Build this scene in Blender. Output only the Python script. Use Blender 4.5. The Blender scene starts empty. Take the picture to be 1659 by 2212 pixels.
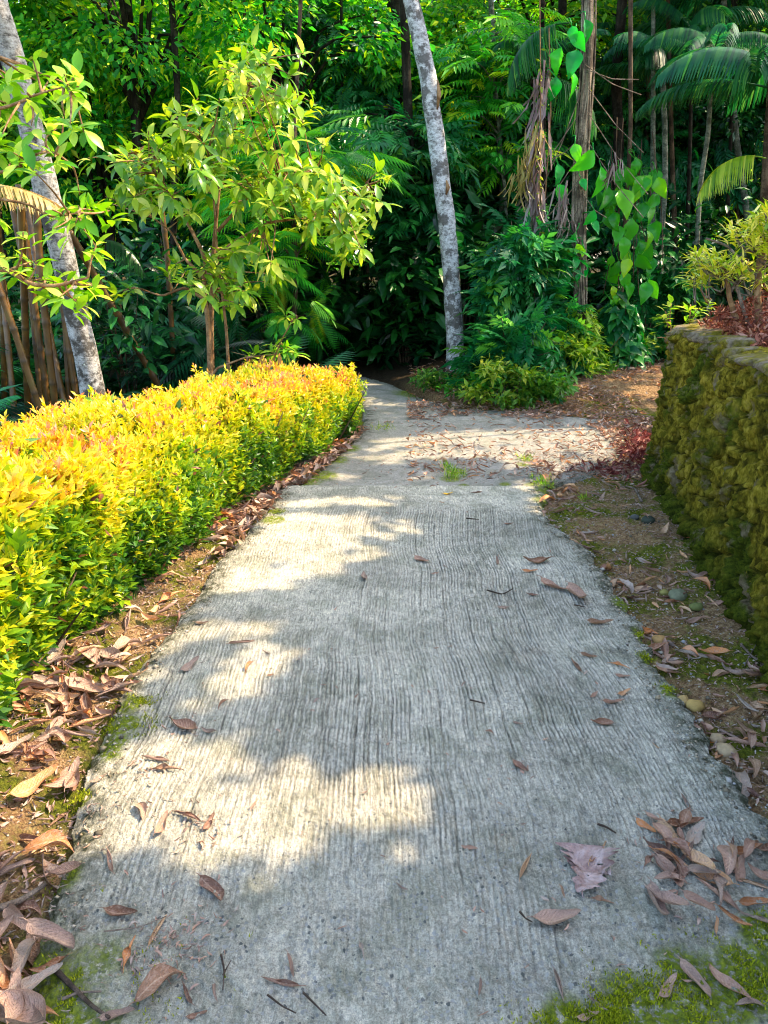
import bpy, math, random
import numpy as np
from mathutils import Vector
rng = np.random.default_rng(7)
random.seed(7)
SC = bpy.context.scene
COL = SC.collection
PI = math.pi
# ------------------------------------------------------------------ camera
CAMH, PITCH, FPX = 1.6, math.radians(18.2), 1671.0     # FPX: focal length in units of a 1659 x 2212 picture
cam = bpy.data.cameras.new('camera'); cam_o = bpy.data.objects.new('camera', cam); COL.objects.link(cam_o)
cam.sensor_fit = 'VERTICAL'; cam.sensor_height = 24; cam.lens = 24 * FPX / 2212.0
cam.clip_start = 0.05; cam.clip_end = 500
cam_o.location = (0, 0, CAMH); cam_o.rotation_euler = (PI / 2 - PITCH, 0, 0)
SC.camera = cam_o
# ------------------------------------------------------------------ daylight
SUN_EL, SUN_AZ = math.radians(50), math.radians(14)    # azimuth counted from +X towards +Y
S = np.array([math.cos(SUN_EL) * math.cos(SUN_AZ), math.cos(SUN_EL) * math.sin(SUN_AZ), math.sin(SUN_EL)])
w = bpy.data.worlds.new('World'); SC.world = w; w.use_nodes = True
nt = w.node_tree
sky = nt.nodes.new('ShaderNodeTexSky'); sky.sky_type = 'NISHITA'; sky.sun_disc = False
sky.sun_elevation = SUN_EL; sky.sun_rotation = math.atan2(S[0], S[1])
sky.air_density = 1.0; sky.dust_density = 2.0; sky.ozone_density = 1.0
bg = nt.nodes['Background']; nt.links.new(sky.outputs[0], bg.inputs[0]); bg.inputs[1].default_value = 0.15
sl = bpy.data.lights.new('sun', 'SUN'); sl.energy = 2.0; sl.angle = math.radians(0.45); sl.color = (1.0, 0.78, 0.52)
so = bpy.data.objects.new('sun', sl); COL.objects.link(so)
so.rotation_euler = Vector(S).to_track_quat('Z', 'Y').to_euler(); so.location = (12, 3, 14)
SC.view_settings.view_transform = 'Standard'; SC.view_settings.look = 'None'
SC.view_settings.gamma = 1; SC.view_settings.exposure = 2.55
SC.cycles.max_bounces = 7; SC.cycles.diffuse_bounces = 4; SC.cycles.glossy_bounces = 2
SC.cycles.transmission_bounces = 4; SC.cycles.transparent_max_bounces = 4
SC.cycles.sample_clamp_indirect = 6
SC.cycles.pixel_filter_type = 'BLACKMAN_HARRIS'; SC.cycles.filter_width = 1.05
SC.cycles.caustics_reflective = False; SC.cycles.caustics_refractive = False
# ------------------------------------------------------------------ helpers
cp, sp = math.cos(PITCH), math.sin(PITCH)
def ray(px, py):
    a, b = (px - 829.5) / FPX, (1106 - py) / FPX
    return np.array([a, cp + b * sp, -sp + b * cp])
def G(px, py, z=0.0):            # a point on the horizontal plane at height z
    r = ray(px, py); return np.array([0, 0, CAMH]) + r * ((z - CAMH) / r[2])
def at(px, py, Y):               # a point at the distance Y
    r = ray(px, py); return np.array([0, 0, CAMH]) + r * (Y / r[1])
def tag(o, label=None, cat=None, group=None, kind=None):
    if label: o['label'] = label
    if cat: o['category'] = cat
    if group: o['group'] = group
    if kind: o['kind'] = kind
    return o
def link(name, me, parent=None, mat=None):
    o = bpy.data.objects.new(name, me); COL.objects.link(o)
    if parent: o.parent = parent
    if mat and not me.materials: me.materials.append(mat)
    return o
def empty(name, loc=(0, 0, 0), rz=0, label=None, cat=None, group=None):
    o = bpy.data.objects.new(name, None); COL.objects.link(o); o.empty_display_size = .1
    o.location = tuple(loc); o.rotation_euler = (0, 0, rz)
    return tag(o, label, cat, group)
def copy_tree(o, parent=None):
    c = o.copy(); COL.objects.link(c); c.parent = parent
    for ch in list(o.children): copy_tree(ch, c)
    return c
def mesh(name, V, F, attrs=None, smooth=True):
    """V (n,3); F: one (m,k) array or a list of such arrays"""
    if not isinstance(F, list): F = [F]
    F = [np.asarray(f, np.int32) for f in F if len(f)]
    me = bpy.data.meshes.new(name)
    V = np.asarray(V, np.float32)
    me.vertices.add(len(V)); me.vertices.foreach_set('co', V.ravel())
    nl = sum(f.size for f in F); npoly = sum(len(f) for f in F)
    me.loops.add(nl); me.loops.foreach_set('vertex_index', np.concatenate([f.ravel() for f in F]))
    me.polygons.add(npoly)
    tot = np.concatenate([np.full(len(f), f.shape[1], np.int32) for f in F])
    st = np.concatenate([[0], np.cumsum(tot)[:-1]]).astype(np.int32)
    me.polygons.foreach_set('loop_start', st); me.polygons.foreach_set('loop_total', tot)
    me.polygons.foreach_set('use_smooth', np.full(npoly, smooth))
    for k, v in (attrs or {}).items():
        a = me.attributes.new(k, 'FLOAT', 'POINT'); a.data.foreach_set('value', np.asarray(v, np.float32))
    me.update(calc_edges=True)
    return me
class Acc:                       # gathers pieces of ONE mesh
    def __init__(s): s.V, s.F, s.A, s.n = [], {}, {}, 0
    def add(s, V, F, **at):
        V = np.asarray(V).reshape(-1, 3)
        if not len(V): return
        s.V.append(V)
        for f in (F if isinstance(F, list) else [F]):
            f = np.asarray(f)
            if f.size: s.F.setdefault(f.shape[1], []).append(f + s.n)
        for k, v in at.items():
            s.A.setdefault(k, []).append((s.n, np.broadcast_to(np.asarray(v, float), (len(V),)).copy()))
        s.n += len(V)
    def mesh(s, name, smooth=True):
        A = {}
        for k, l in s.A.items():
            a = np.zeros(s.n)
            for n, v in l: a[n:n + len(v)] = v
            A[k] = a
        return mesh(name, np.concatenate(s.V), [np.concatenate(v) for v in s.F.values()], A, smooth)
# ---- noise
def _h(ix, iy, iz, seed):
    h = (ix.astype(np.int64) * 374761393 + iy.astype(np.int64) * 668265263 + iz.astype(np.int64) * 1274126177 + seed * 974711) & 0x7fffffff
    h = ((h ^ (h >> 13)) * 1274126177) & 0x7fffffff
    h = (h ^ (h >> 16)) & 0xffffff
    return h / float(0xffffff)
def vn(x, y, z=0.0, seed=0):
    x, y, z = np.broadcast_arrays(np.asarray(x, float), np.asarray(y, float), np.asarray(z, float))
    ix, iy, iz = np.floor(x), np.floor(y), np.floor(z)
    fx, fy, fz = x - ix, y - iy, z - iz
    fx, fy, fz = [f * f * (3 - 2 * f) for f in (fx, fy, fz)]
    r = 0
    zs = (0, 1) if np.any(fz) else (0,)
    for a in (0, 1):
        for b in (0, 1):
            for c in zs:
                wt = (fx if a else 1 - fx) * (fy if b else 1 - fy) * (fz if c else 1 - fz)
                r = r + wt * _h(ix + a, iy + b, iz + c, seed)
    return r
def fbm(x, y, z=0.0, seed=0, oct=4):
    r, a, t = 0, 1, 0
    for i in range(oct):
        r = r + a * vn(np.asarray(x) * 2 ** i, np.asarray(y) * 2 ** i, np.asarray(z) * 2 ** i, seed + i * 17); t += a; a *= .5
    return r / t
def worley(x, y, seed=0):
    ix, iy = np.floor(x), np.floor(y)
    d1 = np.full(x.shape, 9.); d2 = d1.copy(); cid = np.zeros(x.shape)
    for a in (-1, 0, 1):
        for b in (-1, 0, 1):
            jx = _h(ix + a, iy + b, ix * 0, seed); jy = _h(ix + a, iy + b, ix * 0, seed + 5)
            d = np.hypot(ix + a + .15 + .7 * jx - x, iy + b + .15 + .7 * jy - y)
            n = d < d1
            d2 = np.where(n, d1, np.minimum(d2, d)); cid = np.where(n, _h(ix + a, iy + b, ix * 0, seed + 9), cid); d1 = np.where(n, d, d1)
    return d1, d2, cid
def sstep(a, b, x):
    t = np.clip((np.asarray(x, float) - a) / (b - a), 0, 1); return t * t * (3 - 2 * t)
def in_poly(x, y, P):
    c = np.zeros(np.shape(x), bool); n = len(P)
    for i in range(n):
        (x1, y1), (x2, y2) = P[i], P[(i + 1) % n]
        if y1 == y2: continue
        k = ((y1 > y) != (y2 > y)) & (x < (x2 - x1) * (y - y1) / (y2 - y1) + x1)
        c ^= k
    return c
# ---- shapes
def grid_faces(nu, nv, wrap=False):
    """nu rows of nv vertices"""
    i, j = np.meshgrid(np.arange(nu - 1), np.arange(nv if wrap else nv - 1), indexing='ij')
    i, j = i.ravel(), j.ravel(); k = (j + 1) % nv
    return np.stack([i * nv + j, i * nv + k, (i + 1) * nv + k, (i + 1) * nv + j], 1)
def tube(P, R, sides=8, rough=0.0, seed=0):
    P = np.asarray(P, float); n = len(P)
    R = np.broadcast_to(np.asarray(R, float), (n,))
    T = np.gradient(P, axis=0); T /= np.linalg.norm(T, axis=1)[:, None] + 1e-9
    ref = np.array([1., 0, 0]) if abs(T[0][0]) < .8 else np.array([0, 1., 0])
    U = np.cross(T, ref); U /= np.linalg.norm(U, axis=1)[:, None] + 1e-9
    W = np.cross(T, U)
    a = np.linspace(0, 2 * PI, sides, endpoint=False)
    rr = R[:, None] * np.ones(sides)
    if rough:
        s = np.cumsum(np.r_[0, np.linalg.norm(np.diff(P, axis=0), axis=1)])
        rr = rr * (1 + rough * (fbm(np.cos(a)[None] * 2 + 5, np.sin(a)[None] * 2 + 5 + s[:, None] * 4, s[:, None] * 2, seed) - .5) * 2)
    V = P[:, None] + rr[..., None] * (np.cos(a)[None, :, None] * U[:, None] + np.sin(a)[None, :, None] * W[:, None])
    F = [grid_faces(n, sides, True)]
    m = n * sides
    V = np.concatenate([V.reshape(-1, 3), P[:1], P[-1:]])
    k = np.arange(sides); k2 = (k + 1) % sides
    F.append(np.stack([k2, k, np.full(sides, m)], 1))
    F.append(np.stack([m - sides + k, m - sides + k2, np.full(sides, m + 1)], 1))
    return V, F
def smooth_path(P, n):
    P = np.asarray(P, float)
    s = np.r_[0, np.cumsum(np.linalg.norm(np.diff(P, axis=0), axis=1))]
    t = np.linspace(0, s[-1], n)
    L = np.stack([np.interp(t, s, P[:, k]) for k in range(P.shape[1])], 1)
    q = max(1, n // (2 * len(P)))
    for _ in range(q):
        L[1:-1] = .25 * L[:-2] + .5 * L[1:-1] + .25 * L[2:]
    return L
# ---- leaf templates: x across, y along, z normal
def leaf_tpl(rows=4, width=.38, droop=.25, fold=.12, tipw=.0, peak=.45, wave=0.0, stalk=.06):
    t = np.linspace(0, 1, rows)
    wv = np.where(t < peak, np.sin(t / peak * PI / 2) ** .8, np.cos((t - peak) / (1 - peak) * PI / 2) ** .9) * width / 2
    wv = np.maximum(wv, .012)
    V = []
    for i in range(rows):
        z0 = -droop * t[i] ** 2
        z1 = z0 + fold * wv[i] * 2 + wave * math.sin(i * 2.3)
        V += [(-wv[i], stalk + t[i], z1), (0, stalk + t[i], z0), (wv[i], stalk + t[i], z1 - 2 * wave * math.sin(i * 1.7))]
    V = np.array(V); F = grid_faces(rows, 3)
    return V, F
DIAMOND = (np.array([(0, 0, 0), (-.19, .42, .04), (0, 1, -.12), (.19, .42, .04)], float), np.array([[0, 3, 2, 1]]))
LEAF3 = leaf_tpl(3, .40, .22)
LEAF4 = leaf_tpl(4, .36, .28)
LEAF5 = leaf_tpl(6, .36, .30, wave=.012)
def pinnate_tpl(n=6, spread=.42, lw=.30, droop=.25, tip=True):
    V, F, k = [], [], 0
    D, _ = DIAMOND
    D = D.copy(); D[:, 0] *= lw / .38
    ang = math.radians(62)
    for i in range(n):
        y = .12 + .88 * i / n
        L = spread * math.sin(PI * (.22 + .62 * i / n))
        for s in (-1, 1):
            a = s * ang * (1 - .25 * i / n)
            d = np.array([math.sin(a), math.cos(a), 0]); x = np.array([math.cos(a), -math.sin(a), 0])
            P = D[:, :1] * x * L + D[:, 1:2] * d * L + D[:, 2:3] * np.array([0, 0, 1]) * L
            P = P + [0, y, 0]; P[:, 2] -= .10 * np.abs(P[:, 0]) / spread
            V.append(P); F.append(np.array([[0, 3, 2, 1]]) + k); k += 4
    P = D * spread * .9 + [0, 1, 0]; V.append(P); F.append(np.array([[0, 3, 2, 1]]) + k); k += 4
    P = np.array([(-.008, 0, 0), (.008, 0, 0), (.004, 1.05, 0), (-.004, 1.05, 0)]); V.append(P); F.append(np.array([[0, 1, 2, 3]]) + k)
    V = np.concatenate(V); V[:, 2] -= droop * V[:, 1] ** 2
    return V, np.concatenate(F)
PINN = pinnate_tpl()
PINN_FINE = pinnate_tpl(14, .30, .17, .3)
def norm(v): return v / (np.linalg.norm(v, axis=-1, keepdims=True) + 1e-9)
def scatter(acc, tpl, P, D, U, size, rnd=None, **more):
    """tpl at every P: its y along D, its normal near U"""
    n = len(P)
    if not n: return
    T, F = tpl
    Y = norm(D); X = norm(np.cross(Y, U)); Z = np.cross(X, Y)
    size = np.broadcast_to(np.asarray(size, float), (n,))
    V = (T[None, :, 0, None] * X[:, None] + T[None, :, 1, None] * Y[:, None] + T[None, :, 2, None] * Z[:, None]) * size[:, None, None] + P[:, None]
    m = len(T)
    FF = (F[None] + (np.arange(n) * m)[:, None, None]).reshape(-1, F.shape[1])
    if rnd is None: rnd = rng.random(n)
    acc.add(V.reshape(-1, 3), FF, rnd=np.repeat(rnd, m), **{k: np.repeat(np.broadcast_to(v, (n,)), m) for k, v in more.items()})
def rdir(n): return norm(rng.normal(size=(n, 3)))
# ------------------------------------------------------------------ materials
class NT:
    def __init__(s, name):
        s.m = bpy.data.materials.new(name); s.m.use_nodes = True; s.t = s.m.node_tree
        s.b = s.t.nodes['Principled BSDF']; s.out = s.t.nodes['Material Output']
        s.tc = s.t.nodes.new('ShaderNodeTexCoord'); s.co = s.tc.outputs['Object']
    def n(s, ty, **k):
        o = s.t.nodes.new(ty)
        for a, v in k.items(): setattr(o, a, v)
        return o
    def put(s, sock, v):
        if hasattr(v, 'is_output') or isinstance(v, bpy.types.NodeSocket): s.t.links.new(v, sock)
        elif isinstance(v, (tuple, list)) and len(v) == 3 and sock.type == 'RGBA': sock.default_value = (*v, 1)
        else: sock.default_value = v
    def math(s, op, a, b=0.0, clamp=False):
        o = s.n('ShaderNodeMath', operation=op, use_clamp=clamp); s.put(o.inputs[0], a); s.put(o.inputs[1], b); return o.outputs[0]
    def attr(s, name): return s.n('ShaderNodeAttribute', attribute_name=name).outputs['Fac']
    def objrnd(s): return s.n('ShaderNodeObjectInfo').outputs['Random']
    def map(s, scale=(1, 1, 1), rot=(0, 0, 0)):
        o = s.n('ShaderNodeMapping'); s.put(o.inputs[0], s.co); o.inputs['Scale'].default_value = scale; o.inputs['Rotation'].default_value = rot; return o.outputs[0]
    def noise(s, scale, detail=4, vec=None, rough=.55, dist=0.0):
        o = s.n('ShaderNodeTexNoise'); s.put(o.inputs['Vector'], vec or s.co)
        o.inputs['Scale'].default_value = scale; o.inputs['Detail'].default_value = detail; o.inputs['Roughness'].default_value = rough; o.inputs['Distortion'].default_value = dist
        return o.outputs['Fac']
    def vor(s, scale, vec=None, feature='F1', out='Distance'):
        o = s.n('ShaderNodeTexVoronoi', feature=feature); s.put(o.inputs['Vector'], vec or s.co); o.inputs['Scale'].default_value = scale; return o.outputs[out]
    def ramp(s, f, stops):
        o = s.n('ShaderNodeValToRGB'); s.put(o.inputs[0], f); e = o.color_ramp.elements
        while len(e) < len(stops): e.new(.5)
        for q, (p, c) in zip(e, stops):
            q.position = p; q.color = (*c, 1) if isinstance(c, (tuple, list)) else (c, c, c, 1)
        return o.outputs[0]
    def mix(s, f, a, b, mode='MIX'):
        o = s.n('ShaderNodeMix', data_type='RGBA', blend_type=mode)
        s.put(o.inputs[0], f); s.put(o.inputs[6], a); s.put(o.inputs[7], b); return o.outputs[2]
    def hsv(s, c, h=.5, sat=1.0, v=1.0):
        o = s.n('ShaderNodeHueSaturation'); s.put(o.inputs['Hue'], h); s.put(o.inputs['Saturation'], sat); s.put(o.inputs['Value'], v); s.put(o.inputs['Color'], c); return o.outputs[0]
    def bump(s, h, dist=.01, strength=1.0):
        o = s.n('ShaderNodeBump'); s.put(o.inputs['Height'], h); o.inputs['Distance'].default_value = dist; o.inputs['Strength'].default_value = strength
        s.t.links.new(o.outputs[0], s.b.inputs['Normal']); return o.outputs[0]
    def fin(s, col, rough=.8, spec=.3):
        s.put(s.b.inputs['Base Color'], col); s.put(s.b.inputs['Roughness'], rough); s.put(s.b.inputs['Specular IOR Level'], spec); return s.m
def leaf_mat(name, stops, trans=.35, tcol=1.6, rough=.42, spec=.5, key='rnd', vary=.12, warm=.02):
    """stops: colours over the per-leaf attribute; the light that comes through a leaf is yellower"""
    k = NT(name)
    c = k.ramp(k.attr(key), stops)
    c = k.hsv(c, k.math('ADD', k.math('MULTIPLY', k.objrnd(), .04), .48), 1.0, k.math('ADD', k.math('MULTIPLY', k.objrnd(), vary * 2), 1 - vary))
    c = k.mix(k.math('MULTIPLY', k.noise(9, 2), .35), c, k.hsv(c, .5, 1, .55))
    k.fin(c, rough, spec)
    tr = k.n('ShaderNodeBsdfTranslucent')
    k.put(tr.inputs[0], k.hsv(c, .5 - warm, 1.05, tcol))
    ms = k.n('ShaderNodeMixShader'); ms.inputs[0].default_value = trans
    k.t.links.new(k.b.outputs[0], ms.inputs[1]); k.t.links.new(tr.outputs[0], ms.inputs[2]); k.t.links.new(ms.outputs[0], k.out.inputs[0])
    return k.m
# ------------------------------------------------------------------ the lie of the land
def tab(pts): 
    P = np.array([G(*p)[:2] for p in pts]); o = np.argsort(P[:, 1]); return P[o]
LE = tab([(-180, 2600), (0, 2250), (60, 2130), (95, 1990), (130, 1850), (160, 1740), (200, 1640), (250, 1530), (300, 1440), (400, 1320), (470, 1210), (560, 1120), (592, 1075), (604, 1047)])
RE = tab([(2150, 2600), (1900, 2150), (1659, 1760), (1640, 1740), (1560, 1640), (1480, 1530), (1440, 1470), (1400, 1400), (1375, 1330), (1330, 1260), (1270, 1180), (1210, 1140), (1170, 1100), (1180, 1047)])
YJ = G(880, 1047)[1]
def xl(y): return np.interp(y, LE[:, 1], LE[:, 0])
def xr(y): return np.interp(y, RE[:, 1], RE[:, 0])
# the second slab, widening to the right, then a path leading off to the left
LE2 = tab([(640, 1047), (690, 1010), (735, 975), (778, 930), (786, 900), (784, 870), (770, 850), (740, 835), (690, 815), (600, 800)])
RE2 = tab([(1185, 1047), (1290, 1022), (1330, 985), (1352, 950), (1345, 925), (1290, 903), (1180, 887), (1050, 884), (985, 880), (930, 862), (890, 848), (860, 832), (800, 815), (740, 800)])
WALL = np.array([(1.30, -1.6), (1.38, .2), (1.50, 2.0), (1.62, 2.9), (1.80, 4.0), (1.92, 4.9), (2.06, 5.75), (2.22, 6.15), (2.6, 6.42), (3.6, 6.75), (6.0, 7.3), (12, 8.4)])
WALLH = 1.08
HF = np.array([(-1.42, .6), (-1.40, 2.0), (-1.33, 2.9), (-1.14, 4.3), (-.74, 5.7), (-.30, 7.25)])       # hedge foot towards the road
HB = np.array([(-2.62, .6), (-2.55, 2.0), (-2.40, 2.9), (-2.10, 4.3), (-1.55, 5.9), (-.95, 7.6)])
def soft(x, y): return .5 * fbm(x * 1.3, y * 1.3, 0, 3) + .5 * fbm(x * 6, y * 6, 0, 11)
def ground_z(x, y):
    """height of the soil"""
    x, y = np.asarray(x, float), np.asarray(y, float)
    n = (soft(x, y) - .5)
    z = n * .09 - .035
    z = z + .035 * (fbm(x * 22, y * 22, 0, 23, 3) - .5)
    left = np.interp(y, HB[:, 1], HB[:, 0])
    z = z - .45 * sstep(.2, 2.5, left - x) * sstep(13, 8, y)           # falls away behind the hedge
    z = z + .07 * sstep(.05, .35, xl(y) - x) * sstep(5.6, 5.2, y)
    z = z + .05 * sstep(.10, .5, x - xr(y)) * sstep(5.6, 5.2, y)
    z = z + .22 * sstep(8.3, 10, y) * sstep(-.3, 1.2, x) * sstep(3, 2.5, -x) # low bank under the shrubs
    z = z + .25 * sstep(10, 20, y) * 0
    z = z + 1.2 * sstep(16, 40, y)
    on1 = (x > xl(y) - .02) & (x < xr(y) + .02) & (y < YJ + .03)
    a, b = np.interp(y, LE2[:, 1], LE2[:, 0]), np.interp(y, RE2[:, 1], RE2[:, 0])
    on2 = (x > a - .02) & (x < b + .02) & (y >= YJ - .03) & (y < LE2[-1, 1])
    z = np.where(on1 | on2, np.minimum(z, -.05), z)
    return z
# ---- soil, moss and dust share one material, mixed by patches
def soil_mat():
    k = NT('soil_and_moss')
    n1, n2 = k.noise(2.6, 6, rough=.65), k.noise(46, 6, rough=.8)
    soil = k.ramp(n2, [(.32, (.09, .045, .02)), (.46, (.30, .175, .08)), (.56, (.48, .31, .15)), (.68, (.70, .52, .32))])
    moss = k.ramp(k.noise(55, 4), [(.3, (.05, .065, .006)), (.55, (.17, .19, .015)), (.8, (.32, .31, .03))])
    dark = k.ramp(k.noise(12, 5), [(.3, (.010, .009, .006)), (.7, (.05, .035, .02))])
    f = k.ramp(k.math('ADD', n1, k.math('MULTIPLY', k.math('SUBTRACT', n2, .5), .25)), [(.46, 0.0), (.56, 1.0)])
    f = k.math('MULTIPLY', f, k.attr('moss'), clamp=True)
    c = k.mix(f, soil, moss)
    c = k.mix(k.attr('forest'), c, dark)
    k.bump(k.math('ADD', k.noise(70, 5, rough=.8), k.math('MULTIPLY', k.vor(110), .6)), .03, 1.0)
    return k.fin(c, .95, .15)
M_SOIL = soil_mat()
def axis(a, b, fine, lo, hi, coarse):
    x = list(np.arange(a, b, fine)); v, s = a, fine
    while v > lo: s *= 1.12; s = min(s, coarse); v -= s; x.insert(0, v)
    v, s = x[-1], fine
    while v < hi: s *= 1.12; s = min(s, coarse); v += s; x.append(v)
    return np.array(x)
gx, gy = axis(-2.6, 3.2, .022, -120, 120, 6), axis(.8, 9.5, .024, -60, 160, 6)
GX, GY = np.meshgrid(gx, gy, indexing='ij')
GZ = ground_z(GX, GY)
mossy = np.clip(1.1 * (GY < 9.0) * (np.abs(GX) < 3), 0, 1)
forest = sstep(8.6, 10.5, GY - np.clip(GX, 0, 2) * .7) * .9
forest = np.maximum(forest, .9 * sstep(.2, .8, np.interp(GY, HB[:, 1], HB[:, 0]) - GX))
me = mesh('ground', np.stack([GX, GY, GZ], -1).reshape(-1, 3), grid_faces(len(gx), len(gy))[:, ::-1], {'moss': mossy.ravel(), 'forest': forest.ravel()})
tag(link('ground', me, mat=M_SOIL), kind='structure')
# ---- concrete
def concrete_mat(name, tint, grooves):
    k = NT(name)
    g = k.attr('groove'); ed = k.attr('edge'); ms = k.attr('moss')
    base = k.ramp(k.noise(1.4, 6, rough=.65), [(.3, tuple(c * .80 for c in tint)), (.7, tuple(c * 1.12 for c in tint))])
    spk = k.ramp(k.vor(150), [(.0, .50), (.25, .95), (.6, 1.15)])
    c = k.mix(.75, base, spk, 'MULTIPLY')
    grit = k.ramp(k.noise(260, 4, rough=.85), [(.36, .25), (.5, .95), (.62, 1.5)])
    c = k.mix(.55, c, grit, 'MULTIPLY')
    mid = k.ramp(k.noise(70, 5, rough=.75), [(.38, .60), (.5, 1.0), (.62, 1.20)])
    c = k.mix(.8, c, mid, 'MULTIPLY')
    alg = k.ramp(k.noise(5, 6, rough=.7, dist=.5), [(.46, 0.0), (.62, 1.0)])
    c = k.mix(k.math('MULTIPLY', alg, .44), c, (.11, .13, .065))
    st = k.ramp(k.noise(24, 5, rough=.7), [(.50, 0.0), (.62, 1.0)])
    c = k.mix(k.math('MULTIPLY', st, .30), c, (.10, .10, .08))
    if grooves:
        cx_ = k.n('ShaderNodeCombineXYZ'); sy = k.n('ShaderNodeSeparateXYZ'); k.put(sy.inputs[0], k.co)
        k.put(cx_.inputs[0], k.math('MULTIPLY', k.attr('gx'), 130.0)); k.put(cx_.inputs[1], k.math('MULTIPLY', sy.outputs[1], 13.0)); sf = k.noise(1, 5, vec=cx_.outputs[0], rough=.7)
        c = k.mix(k.math('ADD', .72, k.math('MULTIPLY', k.attr('near'), -.45)), c, k.ramp(sf, [(.32, .30), (.46, .95), (.60, 1.5)]), 'MULTIPLY')
        big = k.ramp(k.noise(1.1, 5, rough=.6, dist=.4), [(.40, .80), (.56, 1.06)]); c = k.mix(.9, c, big, 'MULTIPLY')
    # exposed aggregate: scattered dark and light pebbles
    pv = k.n('ShaderNodeTexVoronoi', feature='F1'); k.put(pv.inputs['Vector'], k.co); pv.inputs['Scale'].default_value = 62
    peb = k.math('MULTIPLY', k.math('LESS_THAN', pv.outputs['Distance'], k.math('MULTIPLY', k.math('ADD', .22, k.math('MULTIPLY', k.attr('near'), .10)), k.math('ADD', .1, k.math('MULTIPLY', k.noise(160, 3), 1.8)))), k.math('GREATER_THAN', k.n('ShaderNodeSeparateColor').outputs[0] if 0 else k.noise(9, 2), .47))
    pc = k.ramp(k.hsv(pv.outputs['Color'], .5, 0, 1), [(.2, (.045, .06, .065)), (.55, (.10, .11, .11)), (.85, (.40, .40, .37))])
    c = k.mix(k.math('MULTIPLY', peb, .8), c, pc)
    c = k.mix(k.math('MULTIPLY', g, .75, True), c, (.085, .08, .06))
    c = k.mix(k.math('MULTIPLY', k.attr('ridge'), .5, True), c, (.86, .83, .72))                 # dirt lying in the grooves
    dirt = k.math('MULTIPLY', ed, k.ramp(k.noise(20, 5, rough=.7), [(.35, 0.0), (.6, 1.0)]))
    c = k.mix(dirt, c, (.055, .06, .028))
    mc = k.ramp(k.noise(90, 4), [(.3, (.05, .08, .006)), (.55, (.17, .22, .012)), (.8, (.33, .36, .02))])
    c = k.mix(k.math('MULTIPLY', ms, k.ramp(k.noise(45, 4, rough=.7), [(.35, 0.0), (.5, 1.0)]), True), c, mc)
    if grooves: h0 = k.math('MULTIPLY', sf, .9)
    h = k.math('ADD', k.math('MULTIPLY', k.noise(240, 4, rough=.8), 1.0), k.math('MULTIPLY', k.vor(120), .5))
    if grooves: h = k.math('ADD', h, h0)
    k.bump(h, .008, 1.0)
    return k.fin(c, .9, .25)
def mossmap(x, y, spots):
    m = np.zeros(np.shape(x))
    for (px, py, r) in spots:
        q = G(px, py); d = np.hypot((x - q[0]), (y - q[1]) * .8) / r
        m = np.maximum(m, sstep(1.15, .55, d + .7 * (fbm(x * 9, y * 9, 0, 77) - .5)))
    return m
MOSS1 = [(1230, 2205, .07), (1380, 2185, .10), (1480, 2100, .06), (1560, 2150, .09), (1640, 2120, .10), (1640, 2010, .06), (1330, 2205, .06), (1460, 2240, .14), (30, 2190, .10), (70, 2220, .12), (0, 2260, .25),
         (285, 1520, .055), (268, 1565, .07), (250, 1600, .06), (238, 1625, .05), (135, 1890, .05), (170, 1720, .035), (1215, 1080, .20), (1250, 1105, .16), (1190, 1060, .12), (600, 1105, .07), (590, 1122, .08),
         (1390, 1370, .06), (1405, 1420, .05), (1445, 1490, .05), (1240, 1130, .13), (1350, 1300, .07)]
MOSS2 = [(660, 1035, .16), (690, 1025, .14), (720, 990, .14), (750, 965, .13), (985, 1015, .09), (975, 1030, .09), (1170, 1043, .12), (1135, 990, .07), (1130, 1000, .06), (900, 848, .3), (1090, 1043, .05), (1000, 1046, .05)]
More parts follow.
